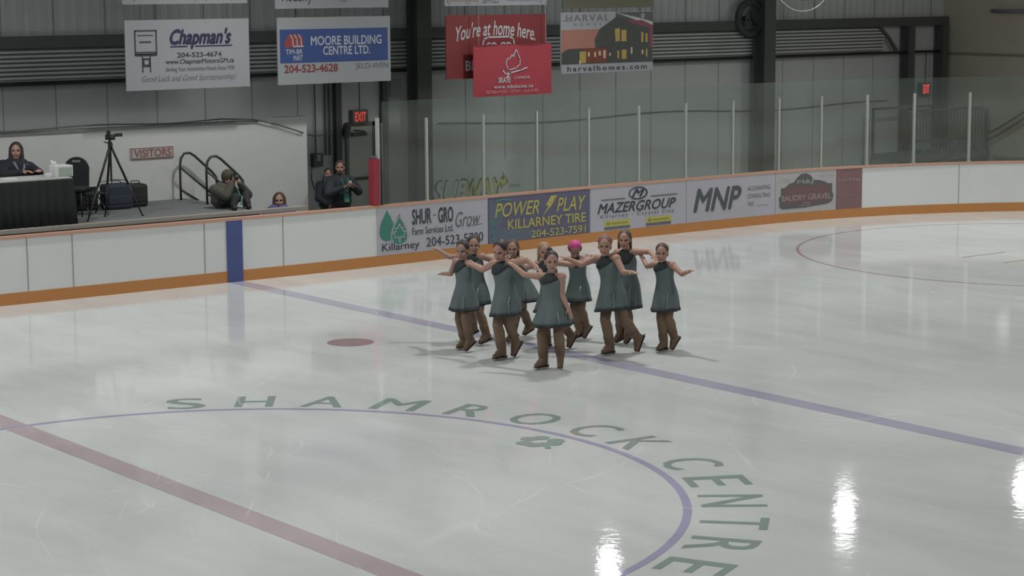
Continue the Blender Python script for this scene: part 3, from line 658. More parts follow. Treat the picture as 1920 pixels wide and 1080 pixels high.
# sign with a picture of a house
e = sign(16.70, S1, 19.15, T1 + .005, YS, 'white edged sign showing a lit modern house at dusk', M_sw, 4.50, (.12, .86)); A = Art(wfn(YS - .013))
K = lambda P: [(16.70 + (x - 42) / 1253 * 2.45, S1 + (985 - y + (x - 42) * -.03 * 0) / 830 * 1.215) for x, y in P]
A.shapes('picture_sky', [K([(50, 390), (640, 385), (640, 860), (50, 860)])], mat('dusk_sky', '#97695c', .6, noise=.2, scale=2), e)
A.shapes('picture_sky', [K([(780, 160), (1295, 160), (1295, 400), (780, 260)])], mat('dusk_slate', '#4a514f', .6), e, lift=.002)
A.shapes('picture_house', [K([(560, 385), (800, 215), (1290, 370), (1290, 860), (660, 860), (660, 470), (490, 525)]), K([(140, 650), (660, 640), (660, 860), (50, 860), (50, 700)]), K([(490, 530), (660, 465), (660, 650), (500, 640)])], mat('house_dark', '#3e4240', .6, noise=.15, scale=5), e, lift=.003)
A.shapes('picture_roof', [K([(780, 160), (1120, 265), (1295, 350), (1290, 300), (1130, 250)]), K([(780, 165), (810, 165), (1130, 270), (1080, 280)])], mat('roof_pale', '#a7a6a4', .6), e, lift=.004)
A.shapes('picture_roof', [K([(930, 270), (1130, 270), (1290, 350), (1290, 660), (1240, 650), (1245, 380), (1000, 320)])], mat('roof_rose', '#6f4049', .6), e, lift=.0038)
A.shapes('picture_windows', [K(p) for p in ([(765, 390), (835, 380), (835, 560), (775, 565)], [(855, 405), (925, 405), (925, 565), (855, 565)], [(1130, 440), (1160, 440), (1160, 580), (1130, 580)], [(1190, 460), (1218, 460), (1218, 585), (1190, 585)], [(800, 690), (825, 690), (825, 800), (800, 800)], [(860, 680), (925, 680), (925, 810), (860, 810)], [(290, 690), (375, 690), (375, 850), (290, 850)], [(1195, 680), (1218, 680), (1218, 790), (1195, 790)])], mat('window_amber', '#a08a4c', .6), e, lift=.005)
A.shapes('picture_lights', [K(p) for p in ([(400, 700), (425, 700), (425, 760), (400, 760)], [(485, 700), (510, 700), (510, 770), (485, 770)], [(545, 690), (575, 690), (575, 750), (545, 750)], [(610, 680), (640, 680), (640, 790), (610, 790)], [(985, 650), (1008, 650), (1008, 740), (985, 740)], [(1135, 690), (1160, 690), (1160, 750), (1135, 750)], [(282, 810), (302, 810), (302, 865), (282, 865)], [(690, 720), (710, 720), (710, 760), (690, 760)])], mat('lamp_cream', '#b9a58a', .6), e, lift=.0055)
A.shapes('picture_brick', [K([(330, 650), (660, 645), (660, 850), (380, 850)])], mat('brick_warm', '#6b3a30', .6), e, lift=.0045)
A.rects('label_strip', [(16.71, S1, 19.14, S1 + .17)], M_sw, e, lift=.006)
A.text('lettering', 'HARVAL', *K([(110, 275)])[0], *K([(690, 185)])[0], M_ink2, e, spacing=1.25, bold=.01)
A.text('lettering', 'H O M E S', *K([(215, 335)])[0], *K([(580, 300)])[0], M_ink2, e, spacing=1.6)
A.rects('underline', [(16.74, 4.22, 16.95, 4.235)], M_ink2, e)
A.text('lettering', 'harvalhomes.com', 16.86, S1 + .035, 18.98, S1 + .145, M_ink, e, bold=.03, spacing=1.35, lift=.008)
A.text('lettering', '0', *K([(1125, 245)])[0], *K([(1175, 180)])[0], M_wht, e, bold=.04, lift=.006)
# the upper row, cut by the top of the frame
up = [(7.03, 4.655, 9.50, 'upper white sign above the script-lettered one, cut by the frame'), (10.08, 4.545, 12.55, 'upper white sign above the blue-panelled one, cut by the frame'),
      (13.85, 4.55, 16.34, 'upper white sign with small red-grey print above the dark red one'), (16.75, 4.47, 19.17, 'upper olive-brown sign above the house picture, cut by the frame')]
for i, (a, z, b, l) in enumerate(up):
    e = sign(a, z, b, z + 1.22, YS, l, M_sw if i < 3 else mat('sign_olive', '#5b5a4c', .5), 7.15, (.12, .86)); A = Art(wfn(YS - .013))
    if i == 0: A.text('lettering', 'your Co-op pay, y', a + .2, z + .05, b - .15, z + .28, M_ink2, e, shear=.4)
    if i == 1:
        A.text('lettering', 'McCurry', a + .14, z + .065, a + .80, z + .34, M_ink, e, shear=.2, bold=.02)
        A.text('lettering', '@ITTnnnnn', a + 1.36, z + .105, b - .08, z + .30, mat('ink_greengrey', '#5d7069', .5), e, bold=.01)
    if i == 2:
        A.text('lettering', '(J.Rodriguez)', a + .06, z + .04, a + .80, z + .20, mat('ink_brownred', '#8f7774', .5), e, bold=.01)
        A.text('lettering', '204-523', a + .9, z + .04, a + 1.30, z + .22, M_ink2, e, bold=.01); A.text('lettering', 'home.com/y', a + 1.5, z + .04, b - .1, z + .2, M_ink2, e)

# ------------------------------------------------------------------ far wall fittings
e = empty('wall_hose_reel', (25.15, 18.7, 4.3), 'round dark coil hung behind the right-hand steel column', 'hose reel')
MB().tube([(25.15 + .40 * math.cos(t), 18.72, 4.12 + .38 * math.sin(t)) for t in [2 * PI * i / 36 for i in range(36)]], .085, 10, True).build('coil', mat('coil_dark', '#48494b', .7), e, True)
MB().cyl((25.15, 18.74, 4.12), (25.15, 19.0, 4.12), .05).build('bracket', M_dark, e); MB().tube([(24.95, 18.72, 3.95), (25.1, 18.7, 4.3), (25.3, 18.72, 3.95)], .03).build('spoke', M_met, e, True)
e = empty('fan_guard', (23.53, 15.4, 5.2), 'bright round wire guard hanging at the top edge of the frame', 'fan')
M_wire = mat('wire_bright', '#e6e6e0', .25, .6)
for r, rz in ((.98, .98), (.50, .50), (.72, .72)):
    MB().tube([(23.53 + r * math.cos(t), 15.4 - .18 * (1 - r), 5.26 + r * .95 * math.sin(t)) for t in [2 * PI * i / 60 for i in range(60)]], .014, 6, True).build('ring', M_wire if r != .72 else M_met, e, True)
for k in range(8):
    t = PI * k / 4 + .39; MB().tube([(23.53 + .2 * math.cos(t), 15.35, 5.26 + .2 * math.sin(t)), (23.53 + .98 * math.cos(t), 15.42, 5.26 + .93 * math.sin(t))], .004, 5).build('spoke', M_met, e)
    if k < 5:
        q_ = 2 * PI * k / 5; MB().box((23.53 + .42 * math.cos(q_), 15.5, 5.26 + .42 * math.sin(q_)), (.5, .012, .16), Matrix.Rotation(-q_, 3, 'Y') @ Matrix.Rotation(.3, 3, 'X')).build('blade', mat('fan_blade', '#7c7f80', .5), e)
MB().cyl((23.53, 15.35, 5.26), (23.53, 15.65, 5.26), .11).build('motor', M_met, e); MB().cyl((23.53, 15.6, 5.3), (23.53, 15.6, 7.15), .02).build('drop_rod', M_dark, e)
# exit door
struct(MB().span((13.93, YW - .04, .02), (14.52, YW + .02, 2.06)).build('door_1', mat('door_greygreen', '#c6cabf', .6)))
struct(MB().span((13.86, YW - .06, .0), (13.93, YW + .01, 2.14)).span((14.52, YW - .06, .0), (14.59, YW + .01, 2.14)).span((13.86, YW - .06, 2.06), (14.59, YW + .01, 2.14)).build('trim_12', mat('frame_green', '#7d847e', .6)))
e = empty('door_closer', (14.1, YW - .1, 1.9), 'grey door closer across the top of the exit door', 'door closer')
MB().span((13.98, YW - .12, 1.86), (14.34, YW - .05, 1.93)).build('housing', M_met, e); MB().tube([(14.3, YW - .1, 1.94), (14.0, YW - .16, 1.99)], .015).build('arm', M_met, e)
MB().span((13.98, YW - .10, .95), (14.45, YW - .05, 1.0)).build('push_bar', M_met, e)
def exit_sign(x0, x1, z0, z1, y, label, glow, emi):
    e = empty('exit_sign', ((x0 + x1) / 2, y, z0), label, 'exit sign')
    MB().span((x0 - .05, y - .05, z0 - .04), (x1 + .05, YW, z1 + .04)).build('housing', mat('exit_housing', '#6c6a68', .6), e)
    m = mat('exit_glow' + str(emi), glow, .5, emit=emi)
    Art(wfn(y - .052)).text('lettering', 'EXIT', x0, z0, x1, z1, m, e, bold=.05)
    MB().cyl(((x0 + x1) / 2, y - .02, z1 + .04), ((x0 + x1) / 2, y - .02, z1 + .82), .012).build('conduit', M_dark, e)
exit_sign(14.02, 14.30, 2.16, 2.36, YW - .1, 'red lit EXIT sign above the grey-green door', '#c4473c', .6)
exit_sign(31.42, 31.66, 2.10, 2.34, YW - .1, 'small bright red EXIT sign at the right corner', '#e0404c', 1.1)
# electrical
e = empty('electrical_box', (12.9, YW - .1, 1.3), 'grey electrical box with conduit left of the thin column', 'electrical box')
MB().span((13.02, YW - .14, 1.28), (13.24, YW, 1.55)).build('box', M_met, e); MB().span((13.09, YW - .15, 1.40), (13.17, YW - .138, 1.53)).build('label_plate', mat('plate_pale', '#a6a6aa', .6), e)
MB().cyl((13.12, YW - .05, 1.55), (13.12, YW - .05, 3.15), .014).build('conduit', M_dark, e)
MB().tube([(13.02, YW - .06, 1.5), (12.98, YW - .08, 1.05), (13.05, YW - .08, .82), (13.2, YW - .08, .80), (13.3, YW - .07, 1.1)], .014).build('loop_cable', M_dark, e, True)
for xx, l in ((13.36, 'left'), (13.46, 'right')):
    tag(MB().cyl((xx, YW - .05, 1.5), (xx, YW - .05, 3.15), .02).build('conduit_pipe', mat('pipe_dark', '#555a59', .6)), l + ' one of two thin pipes left of the thin dark column', 'pipe')
e = empty('wall_speaker', (13.85, YW - .12, 1.9), 'small dark speaker on the wall by the exit door frame', 'speaker')
MB().box((13.80, YW - .16, 1.99), (.11, .14, .26), Matrix.Rotation(.3, 3, 'X')).build('cabinet', M_dark, e, bevel=.01); MB().span((13.78, YW - .1, 1.96), (13.82, YW, 2.0)).build('bracket', M_dark, e)
tag(MB().span((14.98, YW - .06, 2.63), (15.25, YW, 2.98)).build('wall_plate', mat('plate_white', '#a4a6a7', .6)), 'pale square plate on the wall left of the first dark column', 'wall panel')
# wall advert low behind the glass
e = empty('wall_advertisement', (17.1, YW - .02, .1), 'low white wall sign with green outlined SUBWAY lettering behind the glass', 'advertisement')
MB().span((15.95, YW - .03, .08), (18.45, YW, 1.15)).build('panel', mat('subway_panel', '#c0c4c1', .6), e)
A = Art(wfn(YW - .031)); gk = mat('ink_darkgreen', '#3c5448', .5); sw = mat('sub_white', '#cfd4d0', .5); sy = mat('sub_yellow', '#bdbb58', .5)
A.text('outline', 'SUB', 16.03, .30, 17.02, .81, gk, e, bold=.05, shear=.25, lift=.002); A.text('outline', 'WAY', 16.86, .30, 17.98, .79, gk, e, bold=.05, shear=.25, lift=.002)
A.text('lettering', 'SUB', 16.09, .34, 16.97, .77, sw, e, bold=.03, shear=.25, lift=.006); A.text('lettering', 'WAY', 16.92, .34, 17.92, .75, sy, e, bold=.03, shear=.25, lift=.008)
A.shapes('arrow', [[(17.78, .66), (17.96, .74), (17.92, .90), (18.10, .66), (17.86, .50), (17.90, .60)]], gk, e, lift=.004); A.shapes('arrow', [[(17.80, .665), (17.98, .74), (17.95, .84), (18.06, .66), (17.90, .55), (17.92, .62)]], sy, e, lift=.009)
A.text('lettering', 'Unlimited', 18.10, .52, 18.42, .62, M_ink2, e, shear=.3)
# landing with green railing at the corner, and the stair rails on the end wall
e = empty('corner_landing', (30.4, 17.7, -.03), 'raised corner landing with a dull green picket railing', 'landing'); M_gr = mat('rail_green', '#56645e', .6)
MB().span((29.2, 17.3, .55), (32.2, 18.55, .70)).build('deck', M_plat, e); MB().span((29.25, 17.34, -.03), (32.2, 17.38, .55)).build('fascia', mat('fascia_dark', '#4a4f50', .7), e)
m = MB(); x = 29.25
while x < 32.15: m.span((x, 17.31, .74), (x + .022, 17.33, 1.78)); x += .115
m.build('pickets', M_gr, e)
MB().span((29.2, 17.29, 1.78), (31.9, 17.35, 1.83)).span((29.2, 17.29, .70), (32.15, 17.35, .74)).build('rails', M_gr, e)
MB().span((29.2, 17.29, 1.02), (31.4, 17.32, 1.09)).build('kick_rail', mat('rail_brown', '#4f4a3a', .7), e)
MB().tube([(31.85, 17.32, 1.80), (32.1, 17.30, 1.62), (32.14, 17.30, .5)], .035).build('corner_post', M_gr, e, True)
MB().span((29.2, 18.5, 1.78), (31.6, 18.55, 1.84)).span((29.2, 18.5, .7), (29.25, 18.55, 1.84)).span((31.4, 18.5, .7), (31.45, 18.55, 1.84)).build('rear_rail', M_gr, e)
MB().box((30.6, 17.25, .62), (1.9, .03, .10), Matrix.Rotation(-.45, 3, 'Y')).build('stair_stringer', M_dark, e)
for zo, l in ((0, 'upper'), (-.17, 'lower')):
    tag(MB().tube([(32.1, 17.3, 1.12 + zo), (32.1, 16.9, 1.30 + zo), (32.1, 15.2, 2.25 + zo), (32.1, 14.0, 2.9 + zo)], .025).build('stair_handrail', mat('hand_brown', '#4b443b', .6), smooth=True), l + ' brown handrail climbing the end wall at the right edge', 'handrail')
struct(MB().span((32.22, 8, .48), (32.3, 17.2, .56)).build('trim_13', mat('end_trim', '#57524a', .7)))

# ------------------------------------------------------------------ people
def V(*a): return Vector(a if len(a) == 3 else a[0])
def remesh(m, name, materials, parent, voxel=.0065, smooth=2, paint=None):
    """fuse overlapping closed shapes into one continuous skin"""
    bmesh.ops.recalc_face_normals(m.b, faces=m.b.faces)
    me = bpy.data.meshes.new('raw'); m.b.to_mesh(me); m.b.free()
    o = bpy.data.objects.new('raw', me); COL.objects.link(o)
    r = o.modifiers.new('r', 'REMESH'); r.mode = 'VOXEL'; r.voxel_size = voxel; r.use_smooth_shade = True
    if smooth: s = o.modifiers.new('s', 'SMOOTH'); s.factor = .5; s.iterations = smooth
    bpy.context.view_layer.update()
    dg = bpy.context.evaluated_depsgraph_get(); out = bpy.data.meshes.new_from_object(o.evaluated_get(dg)); out.name = name
    bpy.data.objects.remove(o); bpy.data.meshes.remove(me)
    out.materials.clear()
    for mt in materials: out.materials.append(mt)
    if paint:
        for p in out.polygons:
            p.material_index = paint(p.center)
    out.polygons.foreach_set('use_smooth', [True] * len(out.polygons))
    ob = bpy.data.objects.new(name, out); COL.objects.link(ob)
    ob.parent = parent; ob.matrix_parent_inverse = Matrix.Translation(parent.location).inverted() if parent.type == 'EMPTY' else Matrix()
    return ob
def frame(f, up=Vector((0, 0, 1))):
    """right, forward, up as the columns of a 3x3"""
    f = f.normalized(); r = f.cross(up).normalized(); u = r.cross(f); return Matrix((r, f, u)).transposed()
def yawvec(deg): return Vector((math.cos(math.radians(deg)), math.sin(math.radians(deg)), 0))
def ik(a, c, l1, l2, pole):
    d = c - a; L = min(d.length, (l1 + l2) * .999); n = d.normalized(); x = (l1 * l1 - l2 * l2 + L * L) / (2 * L); h = math.sqrt(max(l1 * l1 - x * x, 0))
    p = pole - n * pole.dot(n); p.normalize(); return a + n * x + p * h

def head_shapes(m, H, Rh, k, child=False):
    """skull, jaw, nose, ears; H is the middle of the head, Rh its frame"""
    P = lambda x, y, z: H + Rh @ Vector((x * k, y * k, z * k))
    m.ell(P(0, -.012, .03), (.073 * k, .090 * k, .088 * k), Rh, 24, 16)
    m.ell(P(0, .012, -.035), (.060 * k, .070 * k, .075 * k), Rh, 20, 14)
    m.ell(P(0, .050, -.088), (.026 * k, .026 * k, .022 * k), Rh)
    m.ell(P(0, .082, -.016), (.011 * k, .016 * k, .026 * k), Rh); m.ell(P(0, .094, -.028), (.014 * k, .012 * k, .010 * k), Rh)
    m.ell(P(0, .070, .020), (.050 * k, .014 * k, .010 * k), Rh)
    for s in (-1, 1):
        m.ell(P(s * .074, -.012, -.008), (.010 * k, .020 * k, .030 * k), Rh)
        m.ell(P(s * .038, .054, -.03), (.022 * k, .020 * k, .020 * k), Rh)
    m.ell(P(0, .078, -.060), (.022 * k, .010 * k, .010 * k), Rh)
def face_paint(H, Rh, k, extra=None):
    Ri = Rh.transposed()
    def f(c):
        p = Ri @ (c - H) / k
        if p.y > .045:
            for s in (-1, 1):
                if ((p.x - s * .031) / .015) ** 2 + ((p.z - .006) / .008) ** 2 < 1: return 1
                if abs(p.x - s * .032) < .018 and abs(p.z - .024 + abs(abs(p.x) - .032) * .25) < .0045: return 3
            if (p.x / .024) ** 2 + ((p.z + .061) / .0085) ** 2 < 1: return 2
        return extra(c) if extra else 0
    return f
def hand_shapes(m, W, d, pal, k, curl=.35, spread=.16):
    """palm and five fingers growing from wrist W along d; pal is the palm normal"""
    d = d.normalized(); pal = (pal - d * pal.dot(d)).normalized(); s = d.cross(pal)
    Rf = Matrix((s, d, pal)).transposed()
    m.ell(W + d * .045 * k, (.037 * k, .050 * k, .015 * k), Rf)
    m.cap(W - d * .01 * k, W + d * .03 * k, .024 * k, .026 * k, 10)
    for i, (off, ln) in enumerate(((-.028, .062), (-.010, .072), (.010, .068), (.027, .054))):
        b = W + d * .078 * k + s * off * k; dd = (d + s * (off * spread * 14)).normalized()
        c1 = b + (dd + pal * curl * .4).normalized() * ln * .5 * k; c2 = c1 + (dd + pal * curl * 1.3).normalized() * ln * .5 * k
        m.cap(b, c1, .0092 * k, .0085 * k, 8); m.cap(c1, c2, .0085 * k, .0072 * k, 8)
    b = W + d * .02 * k - s * .026 * k; c1 = b + (d * .7 - s * .8 + pal * .3).normalized() * .036 * k; c2 = c1 + (d - s * .3 + pal * .4).normalized() * .030 * k
    m.cap(b, c1, .012 * k, .010 * k, 8); m.cap(c1, c2, .010 * k, .008 * k, 8)

M_lip = mat('lips', '#8b4a46', .5); M_eye = mat('eye_dark', '#2b211e', .4); M_brow = mat('brow_dark', '#4a352b', .7)
M_skin = mat('skin', '#97796c', .55, noise=.05, scale=20); M_skin2 = mat('skin_warm', '#a38071', .55, noise=.05, scale=20)
M_tight = mat('tights_tan', '#6f5b4a', .6, noise=.06, scale=20); M_boot = mat('boot_tan', '#64503f', .55, noise=.08, scale=15)
M_blade = mat('blade_steel', '#c3c7c9', .2, .9); M_sole = mat('sole_dark', '#3a302a', .5)
M_dress = mat('dress_teal', '#596566', .7, noise=.16, scale=7, bump=.3); M_trim = mat('dress_trim', '#2c3234', .7); M_silver = mat('silver_ribbon', '#8e9694', .35, .4)
HAIR = {'dark': mat('hair_dark', '#33292a', .55, noise=.3, scale=60, bump=.5), 'brown': mat('hair_brown', '#4d3a2f', .55, noise=.3, scale=60, bump=.5),
        'blond': mat('hair_blond', '#8a7350', .55, noise=.3, scale=60, bump=.5), 'red': mat('hair_auburn', '#7a5148', .55, noise=.3, scale=60, bump=.5),
        'pink': mat('hair_pink', '#b0407c', .6, noise=.2, scale=40, bump=.4)}

def skater(key, S, label, hair, style, skin):
    k = S['h'] / 1.6; P = V(S['P']); N = V(S['N']); H = V(S['H']); hd = yawvec(202)
    e = empty('person', (P.x, P.y, 0), label, 'person', 'synchronized skaters in teal dresses')
    SA, SB = V(S['sa']), V(S['sb']); lat = (SA - SB); lat.z = 0; lat.normalize(); fwd = lat.cross(Vector((0, 0, 1))); 
    if fwd.dot(Vector((-.61, -.79, 0))) < 0: fwd = -fwd
    mid = (SA + SB) / 2
    SA = mid + (SA - SB).normalized() * .168 * k; SB = mid - (SA - mid)
    N = V((N.x * .5 + mid.x * .5, N.y * .5 + mid.y * .5, max(N.z - .01, mid.z + .02)))
    arms = []
    for Sh, ek, hk in ((SA, 'ea', 'ha'), (SB, 'eb', 'hb')):
        Hd = V(S[hk]); El = V(S[ek]); d = Hd - Sh; mx = .47 * k
        if d.length > mx: Hd = Sh + d.normalized() * mx
        L_ = (Hd - Sh).length; l_ = max(.44 * k, L_ * 1.03); El = ik(Sh, Hd, l_ * .52, l_ * .49, (El - Sh) - (Hd - Sh) * .5 + Vector((0, 0, -.05)))
        arms.append((Sh, El, Hd))
    m = MB(); up = (N - P).normalized(); Rt = frame(fwd, up)
    # trunk and neck
    m.ell(P + up * .02 * k, (.135 * k, .098 * k, .115 * k), Rt, 20, 14); m.ell(P.lerp(N, .38), (.105 * k, .078 * k, .12 * k), Rt, 20, 14)
    m.ell(P.lerp(N, .72), (.125 * k, .088 * k, .12 * k), Rt, 20, 14); m.cap(mid + (SA - mid) * .72, mid + (SB - mid) * .72, .05 * k, .05 * k, 14)
    m.cap(N - up * .06 * k, H - Vector((0, 0, .06 * k)) + fwd * -.01, .050 * k, .045 * k, 14)
    yaw = S['yaw']; fd = yawvec(math.degrees(math.atan2(-.79, -.61)) - yaw * -1 * 1.0); 
    pitch = {'G': -.75, 'C': -.25, 'A': -.15}.get(key, -.06)
    Rh = frame((fd + Vector((0, 0, pitch))).normalized()); hk_ = 1.14 * (k * .6 + .4)
    head_shapes(m, H, Rh, hk_)
    for Sh, El, Hd in arms:
        m.ell(Sh, (.060 * k,) * 3); m.cap(Sh, El, .050 * k, .040 * k, 14); m.cap(El, Hd, .040 * k, .028 * k, 14)
        hand_shapes(m, Hd - (Hd - El).normalized() * .05, Hd - El, Vector((0, 0, -1)), k)
    # legs
    legs = []
    for s, ak, pk in ((1, 'aa', 'pa'), (-1, 'ab', 'pb')):
        hip = P + lat * s * .075 * k - up * .05 * k; An = V(S[ak]); pit = math.radians(S[pk])
        hdg = yawvec(192 if s > 0 else 188) if not (key == 'F' and s < 0) else yawvec(222)
        fdir = Vector((hdg.x * math.cos(pit), hdg.y * math.cos(pit), -math.sin(pit)))
        Ld = (An - hip).length; Ls = min(.48 * S['h'], max(Ld * 1.035, .40 * S['h'])); Kn = ik(hip, An, Ls * .52, Ls * .48, hdg + Vector((0, 0, .1)))
        legs.append((hip, Kn, An, fdir, hdg))
        m.cap(hip, Kn, .070 * k, .044 * k, 14); m.cap(Kn, An, .044 * k, .030 * k, 14)
    body = remesh(m, 'body', [skin, M_eye, M_lip, M_brow], e, .0062, 2, face_paint(H, Rh, hk_))
    # tights: the same legs a few millimetres wider
    m = MB(); m.ell(P + up * .01 * k, (.142 * k, .105 * k, .115 * k), Rt, 20, 14)
    for hip, Kn, An, fdir, hdg in legs:
        sh = (An - Kn).normalized(); calf = Kn.lerp(An, .30) - hdg * .012 * k
        m.cap(hip, Kn, .090 * k, .070 * k, 16); m.ell(Kn, (.070 * k,) * 3); m.cap(Kn, calf, .068 * k, .075 * k, 16); m.cap(calf, An, .075 * k, .058 * k, 16)
    remesh(m, 'tights', [M_tight], e, .009, 3)
    # boots with heel and blade
    for hip, Kn, An, fdir, hdg in legs:
        r = fdir.cross(Vector((0, 0, 1))).normalized(); u = r.cross(fdir); Rf = Matrix((r, fdir, u)).transposed(); Q = lambda x, y, z: An + Rf @ Vector((x * k, y * k, z * k))
        m = MB(); sh = (Kn - An).normalized()
        m.cap(An, An + sh * .12 * k, .062 * k, .073 * k, 14); m.cap(Q(0, -.03, -.035), Q(0, .09, -.048), .046 * k, .043 * k, 14); m.cap(Q(0, .09, -.050), Q(0, .15, -.060), .043 * k, .032 * k, 14)
        m.cap(Q(0, .0, .0), Q(0, .085, -.035), .054 * k, .044 * k, 14)
        b = remesh(m, 'skate_boot', [M_boot], e, .0075, 2)
        m = MB(); m.box(Q(0, .065, -.091), (.074 * k, .20 * k, .012 * k), Rf); m.box(Q(0, -.045, -.088), (.064 * k, .06 * k, .034 * k), Rf)
        m.build('sole', M_sole, b)
        m = MB(); m.box(Q(0, .035, -.119), (.006 * k, .29 * k, .014 * k), Rf); m.box(Q(0, .10, -.106), (.005 * k, .05 * k, .022 * k), Rf); m.box(Q(0, -.04, -.110), (.005 * k, .04 * k, .014 * k), Rf)
        m.build('blade', M_blade, b)
    # dress: rings from hem to neck
    hemd, hw = S['hem']; hw = max(hw, .195 * k) * 1.04; hemd = max(hemd + .02, .20 * k)
    prof = [(-hemd, hw, hw * 1.12, .06), (-hemd * .55, hw * .90, hw * 1.06, .03), (-.02 * k, .174 * k, .170 * k, .01), (.10 * k, .142 * k, .118 * k, .0), (.20 * k, .136 * k, .108 * k, 0), (.30 * k, .170 * k, .126 * k, 0), ((N - P).length - .075 * k, .152 * k, .104 * k, 0), ((N - P).length - .02 * k, .095 * k, .076 * k, 0), ((N - P).length + .02 * k, .056 * k, .056 * k, 0)]
    n = 56; rnd = random.Random(hash(key) % 97 if False else ord(key)); ph = rnd.random() * 6
    def ring(i, t, g=0, drop=0):
        z, a, b, w = prof[i]; ax = up if z > 0 else Vector((0, 0, 1))
        f = 1 + w * math.sin(7 * t + ph) + w * .5 * math.sin(11 * t + 2 * ph)
        tr = .025 * k * max(0, -z / hemd)     # skirt pushed forward by the leading thigh
        return P + ax * (z - drop) + Rt @ Vector(((a * f + g) * math.cos(t), (b * f + g) * math.sin(t), 0)) + hd * tr
    m = MB(); R = [[m.b.verts.new(ring(i, 2 * PI * j / n)) for j in range(n)] for i in range(len(prof))]
    for A0, B0 in zip(R, R[1:]):
        for j in range(n): m.b.faces.new((A0[j], A0[(j + 1) % n], B0[(j + 1) % n], B0[j]))
    dr = m.build('dress', M_dress, e, True); sb = dr.modifiers.new('sub', 'SUBSURF'); sb.levels = 1; sb.render_levels = 1; sd = dr.modifiers.new('s', 'SOLIDIFY'); sd.thickness = .005; sd.offset = 0
    m = MB(); A0 = [m.b.verts.new(ring(0, 2 * PI * j / n, .006, .012)) for j in range(n)]; B0 = [m.b.verts.new(ring(0, 2 * PI * j / n, .003, -.028)) for j in range(n)]
    for j in range(n): m.b.faces.new((A0[j], A0[(j + 1) % n], B0[(j + 1) % n], B0[j]))
    tm = m.build('hem_band', M_trim, dr, True); sd = tm.modifiers.new('s', 'SOLIDIFY'); sd.thickness = .004
    # dark sash collar: wraps the neck, crosses the chest to one side
    m = MB(); q0 = len(prof) - 4
    def rr(v, t, g):                     # v runs over the ring index
        i = min(int(v), len(prof) - 2); return ring(i, t, g).lerp(ring(i + 1, t, g), v - i)
    top = []; bot = []
    for j in range(n):
        t = 2 * PI * j / n; c = math.cos(t); fr = max(0, math.sin(t)); low = q0 + 1.0 + .9 * (1 - fr) - fr * (.95 + .95 * c * (1 if key not in 'GI' else -1))
        top.append(m.b.verts.new(rr(len(prof) - 1.001, t, .006))); bot.append(m.b.verts.new(rr(max(low, q0 - .6), t, .012)))
    midv = [m.b.verts.new(rr(len(prof) - 1.9, 2 * PI * j / n, .012)) for j in range(n)]
    mid2 = [m.b.verts.new((midv[j].co + bot[j].co) / 2 + Rt @ Vector((.012 * math.cos(2 * PI * j / n), .012 * math.sin(2 * PI * j / n), 0))) for j in range(n)]
    for X0, X1 in ((bot, mid2), (mid2, midv), (midv, top)):
        for j in range(n): m.b.faces.new((X0[j], X0[(j + 1) % n], X1[(j + 1) % n], X1[j]))
    cs = m.build('collar_sash', M_trim, dr, True); sd = cs.modifiers.new('s', 'SOLIDIFY'); sd.thickness = .004
    # waist swirl and hanging silver ribbon on the side of the skirt
    sgn = 1
    ta = PI * .78
    m = MB(); m.tube([rr(2.1, ta, .010), rr(1.4, ta - .05, .014), rr(.7, ta + .02, .014), rr(.25, ta - .02, .014)], .006, 6); m.build('side_ribbon', M_silver, dr, True)
    # hair
    c = HAIR[hair]; Pq = lambda x, y, z: H + Rh @ Vector((x * hk_, y * hk_, z * hk_)); m = MB()
    m.ell(Pq(0, -.026, .048), (.084 * hk_, .088 * hk_, .084 * hk_), Rh, 24, 16); m.ell(Pq(0, -.05, -.0), (.076 * hk_, .062 * hk_, .085 * hk_), Rh, 20, 14)
    if style == 'bun': m.ell(Pq(0, -.115, .07), (.038 * hk_, .034 * hk_, .038 * hk_), Rh)
    if style == 'topbun': m.ell(Pq(.015, -.05, .135), (.035 * hk_, .035 * hk_, .028 * hk_), Rh)
    if style in ('side', 'long'):
        for s_ in (-1, 1): m.cap(Pq(s_ * .068, -.02, .03), Pq(s_ * .072, -.015, -.10), .022 * hk_, .02 * hk_, 10)
        if style == 'long': m.cap(Pq(0, -.07, 0), Pq(0, -.08, -.2), .06 * hk_, .04 * hk_, 12)
    if style == 'tail': m.cap(Pq(0, -.12, .04), Pq(.02, -.15, -.10), .030 * hk_, .014 * hk_, 10)
    ho = remesh(m, 'hair', [c], e, .0075, 1)
    if key == 'H':
        MB().tube([Pq(.086 * math.cos(t), -.02 + .0 * t, .045 + .088 * math.sin(t)) for t in [PI * i / 14 for i in range(15)]], .008, 6).build('headband', mat('headband', '#8f7d8d', .5), ho, True)
    if key == 'G': MB().tube([Pq(.088 * math.cos(t), -.03 + .09 * math.sin(t), .02) for t in [2 * PI * i / 24 for i in range(24)]], .010, 6, True).build('cap_band', HAIR['dark'], ho, True)
    if key == 'C': m = MB(); m.ell(Pq(.01, -.09, .10), (.028 * hk_, .02 * hk_, .016 * hk_), Rh); m.build('hair_clip', mat('clip_pale', '#a9a59e', .5), ho, True)
    return e
